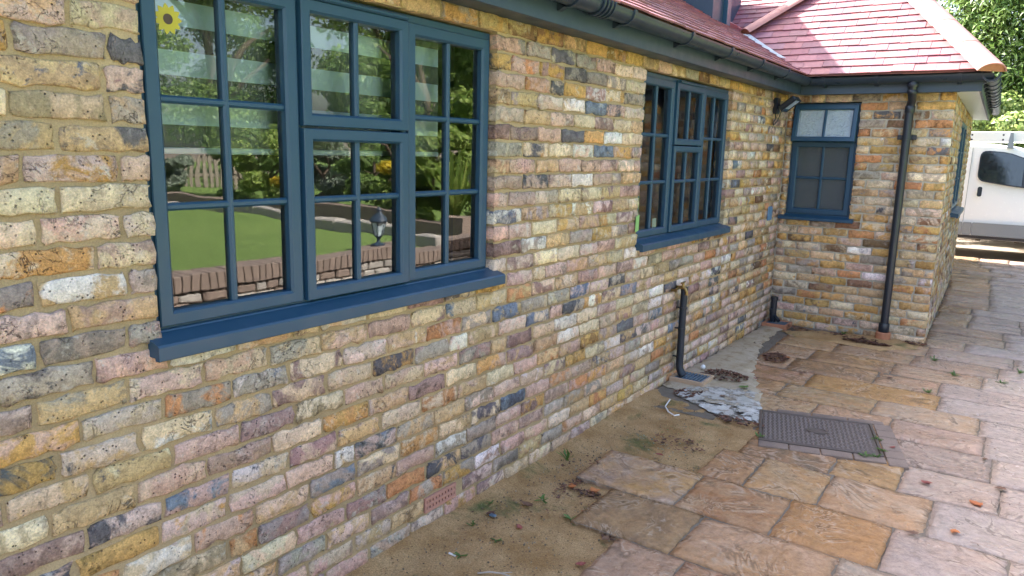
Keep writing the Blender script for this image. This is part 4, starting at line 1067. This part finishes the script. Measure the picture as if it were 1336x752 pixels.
for px, py, L, mt, lab, z in (
    (746, 630, .060, 'orange_leaf', 'bright orange leaf on the soil at the corner of the raised slab', -.020),
    (775, 636, .070, 'orange_leaf', 'orange curled leaf beside a dark clump at the slab edge', -.020),
    (765, 664, .050, 'orange_leaf', 'orange-red leaf on the sandy soil between two slabs', -.022),
    (758, 731, .050, 'red_leaf', 'small red leaf on the sandy soil near the pale twig', -.020),
    (678, 683, .045, 'red_leaf', 'tiny red leaf on bare sandy soil away from the slabs', -.020),
    (860, 593, .050, 'red_leaf', 'dark red leaf beside the litter patch on the mossy soil', -.004),
    (1207, 631, .060, 'red_leaf', 'red leaf on a slab right of the inspection cover border', .003),
    (1272, 659, .075, 'orange_leaf', 'pale orange leaf lying across a paving joint', .003),
    (1305, 639, .055, 'brown_leaf', 'long brown leaf on a pale slab', .003),
    (1244, 695, .050, 'orange_leaf', 'faded pink-orange leaf in the middle of a slab', .003),
    (1164, 586, .035, 'red_leaf', 'round red berry leaf on the block pavers beside the cover', .009),
    (1160, 494, .060, 'brown_leaf', 'dark brown leaf alone on an orange slab', .003),
    (1027, 469, .060, 'orange_leaf', 'yellow-orange leaf at the edge of the small leaf heap', .012),
    (1045, 488, .055, 'brown_leaf', 'brown leaf on the wet slab past the leaf heap', .004),
    (970, 508, .080, 'weed', 'yellow-green fallen leaf on the concrete apron', .012),
    (942, 520, .045, 'brown_leaf', 'small brown leaf on the pale cement smear', .013),
    (985, 496, .040, 'red_leaf', 'reddish leaf on the concrete apron edge', .010),
    (688, 654, .070, 'brown_leaf', 'black-brown leaf clump on the soil near the wall foot', -.02),
    (640, 665, .050, 'brown_leaf', 'dark curled leaf on the soil by the air brick', -.02),
    (1284, 600, .040, 'brown_leaf', 'thin brown leaf on a grey slab', .003),
    (1190, 697, .055, 'brown_leaf', 'dark wet leaf scrap on a riven slab', .003),
    (790, 700, .050, 'brown_leaf', 'brown leaf tucked at the corner of a lower slab', -.012)):
    fallen(px, py, L, mt, lab, z)
def weed(px, py, n, L, label, z=0.0, upr=.6, mt='weed', wd=.28, name='weed'):
    c = gp(px, py); b = MB()
    for k in range(n):
        a = k*2.399+rl.random(); el = rl.uniform(upr-.3, upr+.3); l = L*rl.uniform(.6, 1.1); pts = []
        d = Vector((math.cos(a), math.sin(a), 0)); s = Vector((-d.y, d.x, 0)); V = []
        for t, w_ in ((0, .25), (.35, .9), (.7, 1), (1, .08)):
            p = Vector((c[0]+rl.gauss(0, .004), c[1], z))+d*(l*t*math.cos(el))+Vector((0, 0, l*t*math.sin(el)-l*t*t*.25*math.cos(el)))
            V += [tuple(p-s*w_*l*wd/2), tuple(p+Vector((0, 0, -.002))), tuple(p+s*w_*l*wd/2)]
        b.add(V, [(i*3+j, i*3+j+1, i*3+j+4, i*3+j+3) for i in range(3) for j in range(2)], rv=rl.random())
    return tag(b.build(name, M[mt], None, True), label, 'weed', 'weeds in the soil and joints')
weed(740, 597, 12, .085, 'upright grassy weed at the foot of the brick wall', -.018, 1.1, wd=.12)
weed(745, 672, 9, .060, 'pale green rosette weed on the sandy soil between the slabs', -.022, .4)
weed(708, 648, 7, .045, 'small flat green weed on the soil by dark leaves', -.020, .4)
weed(615, 681, 6, .034, 'tiny bright seedling just below the air brick', -.020, .6)
weed(648, 700, 5, .034, 'tiny seedling pair in the open sandy soil', -.020, .5)
weed(600, 720, 6, .036, 'small green seedling near the white scrap on the soil', -.020, .5)
weed(640, 652, 5, .03, 'small seedling beside a blue scrap on the soil', -.020, .6)
for i, (px, py, lab) in enumerate(((990, 572, 'green sprig at the outer corner of the inspection cover'), (1150, 590, 'low weed tuft in the joint beside the block pavers'), (1142, 598, 'weed tuft along the cover edge by the pavers'),
    (1128, 597, 'thin weed tuft below the iron cover'), (1144, 575, 'weed sprig between the cover and the upright block border'))): weed(px, py, 10, .042, lab, .006, .6)
for px, py, lab in ((1218, 470, 'moss tuft in the joint nearest the extension corner'), (1244, 490, 'green moss tuft in a joint between two pale slabs'), (1306, 500, 'tall tuft of moss growing in a cross joint'), (1331, 487, 'bright tuft in a cross joint near the drive edge'), (1210, 512, 'thin moss line in a joint by the orange slabs')):
    weed(px, py, 14, .055, lab, -.008, .8, wd=.2)
weed(1100, 437, 14, .05, 'small leafy weed at the foot of the extension wall', .006, .7)
weed(1210, 432, 12, .05, 'green tuft at the base of the extension corner', .0, .8)
c = gp(645, 745); b = MB(); b.tube([(c[0]-.06, c[1]-.03, -.018), (c[0]-.02, c[1]-.005, -.010), (c[0]+.02, c[1]+.015, -.010), (c[0]+.085, c[1]+.03, -.014)], [.003, .004, .0035, .002], 6); b.tube([(c[0]+.02, c[1]+.015, -.010), (c[0]+.05, c[1]+.05, -.012)], [.003, .0015], 6)
tag(b.build('twig', M['twig']), 'pale forked dry twig lying on the sandy soil', 'twig')
q = [gp(*p) for p in ((874, 522), (868, 531), (872, 538), (880, 543), (886, 542))]
b = MB(); b.tube([(x, y, .003) for x, y in q], .0045, 8); tag(b.build('cable_offcut', M['cable']), 'bent white cable offcut on the soil by the cement smear', 'cable')
c = gp(590, 718); b = MB(); b.bbox(c[0]-.018, c[0]+.018, c[1]-.004, c[1]+.004, -.022, -.016, .001); tag(b.build('white_scrap', M['cable']), 'thin white scrap lying on the sandy soil', 'scrap')
c = gp(643, 668); b = MB(); b.bbox(c[0]-.016, c[0]+.016, c[1]-.010, c[1]+.010, -.022, -.012, .003); tag(b.build('blue_scrap', M['grate']), 'small blue-grey stone scrap on the soil near the air brick', 'scrap')
c = gp(917, 484); b = MB(); b.lathe([(.001, -.02), (.014, -.014), (.02, 0), (.014, .014), (.001, .02)], (c[0], c[1], .03), 10); tag(b.build('white_pebble', M['cable'], None, True), 'white rounded pebble among the leaves behind the tap gully', 'pebble')

# ------------------------------------------------------------------ van
VY = 15.3
van = empty('van', (1.2, VY+.95, 0)); tag(van, 'white panel van with grey side strip and roof rack parked across the drive', 'van')
PO = [(-1.23, .42), (-1.25, .9), (-1.23, 1.55), (-1.17, 1.82), (-1.05, 1.90), (-.4, 1.935), (.6, 1.945), (1.4, 1.925), (1.75, 1.88), (2.1, 1.76), (2.5, 1.50), (2.86, 1.20), (3.2, 1.08), (3.42, .96), (3.53, .78), (3.56, .5), (3.52, .32), (3.3, .27), (1, .27), (-.9, .27), (-1.15, .30)]
# refine outline
def refine(P, n=3):
    out = []
    for i in range(len(P)):
        a, b = P[i], P[(i+1) % len(P)]
        for k in range(n): out.append((a[0]+(b[0]-a[0])*k/n, a[1]+(b[1]-a[1])*k/n))
    return out
PR = refine(PO, 2); cxp, czp = 1.1, 1.05
def vy(z): return VY+(max(0, z-1.02)*.13)+(max(0, .6-z)*.10)
b = MB(); rings = []
for ins_, dy in ((.055, 0.0), (.022, .012), (.0, .055), (.0, .95), (.0, 1.845), (.022, 1.888), (.055, 1.90)):
    for x, z in PR:
        L = math.hypot(x-cxp, z-czp); k = 1-ins_/L; X, Z = cxp+(x-cxp)*k, czp+(z-czp)*k; sh = vy(Z)-VY
        b.V.append((X, VY+(dy+sh if dy < .9 else (dy-sh if dy > 1 else dy)), Z))
N = len(PR); nr = 7
for i in range(nr-1): b.F += [(i*N+k, i*N+(k+1) % N, (i+1)*N+(k+1) % N, (i+1)*N+k) for k in range(N)]
# flank panels: fill the end rings in bands so the tumble-home stays smooth
def capfill(off, flip):
    lo = [k for k in range(N)]; P2 = [(b.V[off+k][0], b.V[off+k][2]) for k in range(N)]
    b.F.append(tuple(off+k for k in (lo if not flip else lo[::-1])))
capfill(0, False); capfill((nr-1)*N, True)
body = b.build('body', M['vanwhite'], van); smooth_by_angle(body, 35)
bm = bmesh.new(); bm.from_mesh(body.data); bmesh.ops.triangulate(bm, faces=[f for f in bm.faces if len(f.verts) > 4]); bmesh.ops.recalc_face_normals(bm, faces=bm.faces); bm.to_mesh(body.data); bm.free()
def flank(name, pts, mt, off=.004, par=None, th=.01, rnd=0):
    P = pts
    if rnd:
        out = []
        for i in range(len(P)):
            a, c_, d = Vector(P[i-1]), Vector(P[i]), Vector(P[(i+1) % len(P)])
            u = (a-c_).normalized()*min(rnd, (a-c_).length*.45); v = (d-c_).normalized()*min(rnd, (d-c_).length*.45)
            for t in (0, .25, .5, .75, 1): out.append(tuple((c_+u).lerp(c_, t).lerp(c_.lerp(c_+v, t), t)))
        P = out
    k = len(P); V = [(x, vy(z)-off, z) for x, z in P]+[(x, vy(z)-off+th, z) for x, z in P]
    return ob(name, V, [tuple(range(k))[::-1] if False else tuple(range(k)), *[(i, k+i, k+(i+1) % k, (i+1) % k) for i in range(k)]], mt, par or van)
def vx(x13): return CX+(x13-CX)*VY/13
def vz(z13): return HC+(z13-HC)*VY/13
win = [(vx(1.335), 1.31), (vx(1.335), 1.80), (1.62, 1.775), (2.05, 1.60), (2.42, 1.28), (2.40, 1.165), (1.75, 1.23)]
flank('door_window_surround', [(x+(.02 if x > 1.9 else -.018), z+(.016 if z > 1.5 else -.018)) for x, z in win], M['black'], .005, rnd=.12)
flank('door_window', win, M['vanglass'], .009, rnd=.12)
flank('window_divider', [(1.86, 1.215), (1.895, 1.215), (1.895, 1.70), (1.86, 1.715)], M['black'], .012)
hx0 = vx(1.376); flank('door_handle', [(hx0-.035, 1.02), (hx0+.035, 1.02), (hx0+.035, 1.19), (hx0-.035, 1.19)], M['black'], .016, rnd=.035)
for x0, x1 in ((-.45, 1.075), (1.085, 1.215), (1.225, 2.40)):
    flank('side_strip', [(x0, .34), (x1, .34), (x1, .565), (x0, .565)], M['vangrey'], .020, rnd=.02, th=.03)
flank('sill_shadow_gap', [(-.45, .285), (2.4, .285), (2.4, .335), (-.45, .335)], M['black'], .006)
for x in (1.08, ): flank('door_seam', [(x-.004, .57), (x+.004, .57), (x+.004, 1.86), (x-.004, 1.86)], M['vangrey'], .0015)
for x in (2.86, -.56):
    for yy, sg in ((VY+.01, 1), (VY+1.89, -1)):
        wh = MB(); n = 28
        prof = [(.20, 0), (.31, 0), (.335, .03), (.335, .19), (.31, .215), (.2, .215)]
        V = [(x+r_*math.cos(2*math.pi*k/n), yy+sg*d, .335+r_*math.sin(2*math.pi*k/n)) for r_, d in prof for k in range(n)]
        wh.add(V, [(i*n+k, i*n+(k+1) % n, (i+1)*n+(k+1) % n, (i+1)*n+k) for i in range(5) for k in range(n)]); wo = smooth_by_angle(wh.build('wheel', M['tyre'], van))
        wh = MB(); prof = [(.03, -.004), (.05, .0), (.10, .03), (.19, .015), (.20, .0), (.205, .02), (.205, .1)]
        V = [(x+r_*math.cos(2*math.pi*k/n), yy+sg*d, .335+r_*math.sin(2*math.pi*k/n)) for r_, d in prof for k in range(n)]
        wh.add(V, [(i*n+k, i*n+(k+1) % n, (i+1)*n+(k+1) % n, (i+1)*n+k) for i in range(6) for k in range(n)]+[tuple(range(n))]); smooth_by_angle(wh.build('rim', M['rim'], wo))
    n = 24; flank('wheel_arch', [(x+.40*math.cos(math.pi*k/n), .30+.40*math.sin(math.pi*k/n)) for k in range(n+1)], M['black'], .0045)
flank('headlight', [(3.02, .86), (3.40, .80), (3.38, .90), (3.12, 1.03)], M['lampglass'], .006, rnd=.04)
flank('bumper', [(3.18, .30), (3.50, .33), (3.52, .62), (3.25, .62)], M['vangrey'], .01, rnd=.05)
b = MB(); b.bbox(2.25, 2.36, VY-.20, VY-.03, 1.14, 1.36, .03); b.box(2.28, 2.33, VY-.05, VY+.05, 1.16, 1.2); b.build('wing_mirror', M['black'], van)
b = MB(); b.add([(2.06, VY+.16, 1.79), (2.06, VY+1.74, 1.79), (2.83, VY+1.80, 1.235), (2.83, VY+.10, 1.235)], [(0, 1, 2, 3)]); b.build('windscreen', M['vanglass'], van)
for z in (0,):
    b = MB(); b.bbox(-.95, 2.3, VY+.10, VY+.125, 1.965, 2.135, .006); rk = b.build('roof_rack_board', M['white'], van)
    for x in np.arange(-.8, 2.3, .46):
        n = 10; ob('rack_hole', [(x+.016*math.cos(2*math.pi*k/n), VY+.0985, 2.05+.016*math.sin(2*math.pi*k/n)+dz) for dz in (.03,) for k in range(n)], [tuple(range(n))], M['black'], rk)
        ob('rack_hole', [(x+.016*math.cos(2*math.pi*k/n), VY+.0985, 2.02+.016*math.sin(2*math.pi*k/n)-.02) for k in range(n)], [tuple(range(n))], M['black'], rk)
for x in (-.6, .5, 1.62):
    b = MB(); b.add([(x-.05, VY+.07, 1.86), (x+.05, VY+.07, 1.86), (x+.02, VY+.085, 2.12), (x-.02, VY+.085, 2.12), (x-.05, VY+.14, 1.86), (x+.05, VY+.14, 1.86), (x+.02, VY+.0995, 2.12), (x-.02, VY+.0995, 2.12)], [(0, 1, 2, 3), (7, 6, 5, 4), (0, 4, 5, 1), (1, 5, 6, 2), (2, 6, 7, 3), (3, 7, 4, 0)]); b.build('rack_foot', M['vangrey'], van)
for y in (VY+.6, VY+1.2): b = MB(); b.bbox(-.9, 2.2, y, y+.05, 1.97, 2.02, .006); b.build('rack_bar', M['white'], van)

# ------------------------------------------------------------------ trees, hedge and the garden across the drive
def cloud(name, blobs, n, size, mt, parent, seed, up=.3, aspect=.5, shell=.55, droop=0.0):
    """n bent leaves over a set of ellipsoidal clumps (centre, radii)"""
    g = np.random.default_rng(abs(seed)); B = np.array([[*c, *r_] for c, r_ in blobs], float)
    wgt = (B[:, 3]*B[:, 4]+B[:, 4]*B[:, 5]); ix = g.choice(len(B), n, p=wgt/wgt.sum())
    d = g.normal(size=(n, 3)); d /= np.linalg.norm(d, axis=1)[:, None]
    rr = shell+(1-shell)*g.random(n)**.6; rr *= 1+.16*np.sin(d[:, 0]*7+ix)*np.cos(d[:, 2]*6+ix*2)
    P = B[ix, :3]+d*B[ix, 3:]*rr[:, None]
    out = d.copy(); out[:, 2] += up; out += g.normal(size=(n, 3))*.55; out /= np.linalg.norm(out, axis=1)[:, None]
    t = g.normal(size=(n, 3)); t[:, 2] -= droop; t -= out*(t*out).sum(1)[:, None]; t /= np.linalg.norm(t, axis=1)[:, None]; s = np.cross(out, t)
    L = size*g.uniform(.6, 1.3, n); W = L*aspect
    V = np.empty((n, 4, 3)); V[:, 0] = P-t*L[:, None]*.5; V[:, 1] = P+s*W[:, None]*.5+out*(L*.08)[:, None]; V[:, 2] = P+t*L[:, None]*.5-out*(L*.15)[:, None]; V[:, 3] = P-s*W[:, None]*.5+out*(L*.08)[:, None]
    cen = B[:, :3].mean(0); V = V.reshape(-1, 3)-cen
    me = bpy.data.meshes.new(name); me.vertices.add(4*n); me.vertices.foreach_set('co', V.astype(np.float32).ravel())
    me.loops.add(4*n); me.loops.foreach_set('vertex_index', np.arange(4*n, dtype=np.int32)); me.polygons.add(n); me.polygons.foreach_set('loop_start', np.arange(0, 4*n, 4, dtype=np.int32))
    me.update(calc_edges=True); rv = np.repeat(g.random(n).astype(np.float32), 4); at = me.attributes.new('rv', 'FLOAT', 'POINT'); at.data.foreach_set('value', rv)
    me.materials.append(M[mt]); o = bpy.data.objects.new(name, me); return link(o, parent, cen)
def trunk(base, h, r_, parent, rg, limbs=4):
    b = MB(); x, y, z = base; pts = [(x+rg.gauss(0, .04)*k, y+rg.gauss(0, .04)*k, z+h*k/5) for k in range(6)]; b.tube(pts, [r_*(1-.13*k) for k in range(6)], 10)
    for k in range(limbs):
        a = rg.random()*6.28; p = Vector(pts[2+k % 3]); q = p+Vector((math.cos(a), math.sin(a), .9))*h*.3; b.tube([p, p.lerp(q, .5)+Vector((0, 0, .1)), q], [r_*.5, r_*.35, r_*.15], 7)
    return b.build('trunk', M['bark'], parent, True)
rgd = random.Random(77)
def conifer(x, y, h, w, n, size, label, group=None, gz=0):
    t = empty('conifer_tree', (x, y, gz)); tag(t, label, 'tree', group); trunk((x, y, gz), h*.85, .16, t, rgd, 3)
    bl = []
    for k in range(60):
        f = (k+.5)/60; a = k*2.4; r_ = w*(1-f*.75)*.75; bl.append(((x+math.cos(a)*r_*.75, y+math.sin(a)*r_*.75, gz+.5+f*(h-1)), (w*.42*(1.15-f*.5), w*.42*(1.15-f*.5), h*.085)))
    cloud('crown', bl, n, size, 'conifer', t, int(x*100+y), .7, .26, .05, -1.2)
def broad(x, y, h, w, n, size, mt, label, group=None, gz=0, low=.25, name='garden_tree', cat='tree', k_=26):
    t = empty(name, (x, y, gz)); tag(t, label, cat, group); trunk((x, y, gz), h*.6, max(.03, .03*h), t, rgd)
    bl = []
    for k in range(k_):
        f = rgd.random(); a = rgd.random()*6.28; e = math.sin(math.pi*(.12+.8*f)); r_ = w*e*math.sqrt(rgd.random())*.85
        bl.append(((x+math.cos(a)*r_, y+math.sin(a)*r_, gz+h*(low+(1-low)*f*.92)), (w*rgd.uniform(.2, .36), w*rgd.uniform(.2, .36), h*rgd.uniform(.07, .13))))
    cloud('crown', bl, n, size, mt, t, int(x*100+y*7), .4, .55, .3)
    return t
# behind the van
conifer(-1.5, 21.5, 9.0, 2.0, 16000, .17, 'tall conifer beyond the van, rising behind the extension roof')
conifer(.9, 20.6, 8.6, 2.3, 60000, .16, 'tall bright green conifer beyond the van nearest the extension corner')
conifer(3.4, 20.9, 9.2, 2.4, 60000, .16, 'tall conifer beyond the cab end of the van')
conifer(6.2, 21.5, 8.8, 2.4, 24000, .18, 'tall conifer at the far end of the row beyond the van')
def hedge(x0, x1, y, h, d, n, size, mt, label, gz=0):
    t = empty('hedge_shrub', ((x0+x1)/2, y, gz)); tag(t, label, 'shrub'); bl = []
    for k in range(5): trunk((x0+(x1-x0)*(k+.5)/5, y, gz), h*.6, .05, t, rgd, 3)
    for k in range(46):
        zz = h*(.1+.85*rgd.random()); bl.append(((x0+(x1-x0)*rgd.random(), y+rgd.uniform(-d, d)*.6, gz+zz*rgd.uniform(.9, 1.05)), (rgd.uniform(.3, .6), rgd.uniform(.3, .5), rgd.uniform(.2, .42))))
    cloud('foliage', bl, n, size, mt, t, int(x0*10+y), .4, .6, .3)
hedge(.2, 3.6, 18.2, 3.1, .8, 30000, .10, 'laurel', 'pale sunlit leafy shrub directly behind the van roof')
hedge(3.8, 8.5, 18.4, 3.2, .8, 14000, .12, 'laurel', 'leafy shrub continuing past the cab of the van')
# raised lawn behind a low garden wall (it shows in the window reflections)
GX = 3.62; LZ = .45
gw = empty('garden_wall', (GX, 5, 0)); tag(gw, 'low garden wall with brick-on-edge coping holding up the lawn across the drive', 'wall')
mb = MB(); mb.box(GX+.03, GX+.22, -3, 12.0, -.1, .35); mb.build('wall_face', M['joint'], gw)
for zr_ in range(4):
    y = -1.5-rgd.random()*.2
    while y < 11.5:
        l = rgd.uniform(.10, .26); mb = MB(); mb.bbox(GX-.02*rgd.random(), GX+.05, y, y+l-.014, zr_*.088-.01, zr_*.088+.071+rgd.gauss(0, .004), .016); mb.build('stone', M['stonew'] if rgd.random() < .7 else M['gwall'], gw); y += l
b = MB(); y = -3.0
while y < 12.0: b.bbox(GX-.03, GX+.25, y+.004, y+.070, .3505, .49+rp.gauss(0, .002), .005); y += .075
tag(b.build('coping_bricks', M['gwall'], gw), kind='stuff')
mb = MB(); rows = []
for j in range(36):
    row = []
    for i in range(36):
        x = GX+.2+i*26/35; y = -14+j*40/35; row.append((x, y, LZ+max(0, x-8)*.02+.03*mnoise.noise(Vector((x*.4, y*.4, 2)))))
    rows.append(row)
mb.grid(rows); tag(mb.build('lawn', M['lawn'], None, True, loc=(14, 6, LZ)), kind='structure')
lat = empty('pedestal_lantern', (3.74, 5.86, .49)); tag(lat, 'blue-grey pedestal lantern standing on the low garden wall', 'lantern')
L0 = (3.74, 5.86, .49)
mb = MB(); mb.lathe([(.09, 0), (.09, .015), (.05, .03), (.025, .05), (.022, .08), (.045, .10), (.055, .115)], L0, 16); smooth_by_angle(mb.build('pedestal', M['fascia'], lat))
mb = MB(); mb.lathe([(.052, .115), (.085, .27)], L0, 6); mb.build('lantern_glass', M['paper'], lat)
for k in range(6):
    a = 2*math.pi*k/6; mb = MB(); mb.tube([(L0[0]+.054*math.cos(a), L0[1]+.054*math.sin(a), L0[2]+.113), (L0[0]+.087*math.cos(a), L0[1]+.087*math.sin(a), L0[2]+.272)], .006, 6); mb.build('lantern_rib', M['fascia'], lat)
mb = MB(); mb.lathe([(.10, .27), (.105, .285), (.07, .33), (.03, .365), (.022, .385), (.03, .40), (.008, .435)], L0, 16); smooth_by_angle(mb.build('lantern_cap', M['fascia'], lat))
ew = empty('bed_edging_wall', (8, 6.9, LZ)); tag(ew, 'low pale stone edging wall along the far side of the lawn', 'wall')
x = 3.9
while x < 13:
    l = rgd.uniform(.28, .5); mb = MB(); mb.bbox(x, x+l-.012, 6.85+(x-4)*.03, 7.07+(x-4)*.03, LZ-.05, LZ+.12+rgd.gauss(0, .012), .015); mb.build('stone', M['stonew'], ew); x += l
mb = MB(); mb.box(3.9, 13, 7.55, 7.8, LZ-.05, LZ+.24); mb.build('rear_brick_band', M['gwall'], ew)
# picket fence
fn = empty('picket_fence', (14.5, 9, .6)); tag(fn, 'weathered picket fence along the end of the lawn', 'fence')
for k in range(110):
    y = -2+k*.145; mb = MB(); zz = LZ+.13; h = .78+rgd.gauss(0, .015); V = [(14.5, y, zz), (14.5, y+.085, zz), (14.5, y+.085, zz+h-.05), (14.5, y+.0425, zz+h), (14.5, y, zz+h-.05)]
    mb.add(V+[(x_+.02, y_, z_) for x_, y_, z_ in V], [(4, 3, 2, 1, 0), (5, 6, 7, 8, 9)]+[(i, (i+1) % 5, 5+(i+1) % 5, 5+i) for i in range(5)]); mb.build('picket', M['fence'], fn)
for z in (.85, 1.2): mb = MB(); mb.box(14.521, 14.57, -2, 14, z, z+.07); mb.build('rail', M['fence'], fn)
# planting behind the edging wall
spots = [(5.0, 8.3, 1.5, .8, 'green2', 'rounded leafy bush behind the stone edging near the drive'), (6.4, 8.6, 1.9, .9, 'green1', 'dark green bush in the middle of the planting bed'), (7.9, 8.7, 1.5, .9, 'silver', 'silvery-leaved bush in the planting bed'), (9.5, 8.8, 1.7, 1.0, 'green2', 'bright green bush in the planting bed'), (11.2, 9.4, 1.6, 1.0, 'green1', 'dark bush at the fence end of the planting bed'), (4.1, 9.0, 1.7, .7, 'silver', 'grey-green bush at the drive end of the bed'), (12.8, 8.4, 1.3, .8, 'silver', 'pale bush against the picket fence')]
for x, y, h, w_, m_, lab in spots: broad(x, y, h, w_, 9000, .085, m_, lab, 'bushes in the planting bed', LZ, .05, 'garden_bush', 'bush', 16)
ph = empty('phormium', (4.35, 7.95, LZ)); tag(ph, 'spiky upright phormium with sword leaves in the planting bed', 'plant')
for k in range(42):
    a = rgd.random()*6.28; e = rgd.uniform(.95, 1.5); l = rgd.uniform(.8, 1.25); d = Vector((math.cos(a)*math.cos(e), math.sin(a)*math.cos(e), math.sin(e))); s = Vector((-math.sin(a), math.cos(a), 0)); V = []
    for t, w_ in ((0, .7), (.4, 1), (.75, .7), (1, .05)):
        p = Vector((4.35, 7.95, LZ+.15))+d*l*t-Vector((0, 0, t*t*.15*l)); V += [tuple(p-s*.028*w_), tuple(p+s*.028*w_)]
    ob('sword_leaf', V, [(0, 1, 3, 2), (2, 3, 5, 4), (4, 5, 7, 6)], M['green2'], ph, True, dict(rv=[rgd.random()]*8))
for x, y, z, m_, lab in ((5.6, 7.95, .95, 'yellowf', 'clump of yellow flowers in front of the dark bush'), (8.6, 8.2, .7, 'yellowf', 'second clump of yellow flowers farther along the bed'), (4.0, 8.1, .75, 'pinkf', 'pink flowers beside the phormium')):
    t = empty('flower_clump', (x, y, LZ)); tag(t, lab, 'flowers'); cloud('flowers', [((x, y, LZ+z-.1), (.17, .15, .10))], 420, .055, m_, t, int(x*10), .5, .7, .5); cloud('stems', [((x, y, LZ+.3), (.26, .22, .34))], 1200, .10, 'green2', t, int(x*11), .5, .3, .3)
# tall trees closing the garden
for x, y, h, w_, m_, lab in ((18.5, 1.0, 8.5, 3.2, 'green1', 'tall dense tree behind the fence, towards the near end'), (19.0, 7.5, 9.5, 3.6, 'green2', 'tall light green tree behind the fence'), (18.0, 13.5, 8.8, 3.4, 'green1', 'tall dense tree behind the far end of the fence'), (14.0, 17.0, 8.0, 3.2, 'green2', 'spreading tree beyond the planting bed'), (10.5, 14.0, 6.5, 2.6, 'green1', 'medium tree behind the planting bed'), (8.2, 19.5, 8.5, 2.8, 'green1', 'tall tree beyond the bed towards the road'), (19.5, -6.0, 8.5, 3.4, 'green2', 'tall tree past the near end of the fence'), (6.6, 12.8, 5.0, 1.9, 'green2', 'small tree close behind the bushes')):
    broad(x, y, h, w_, 26000, .17, m_, lab, 'trees closing the garden', LZ, .12)
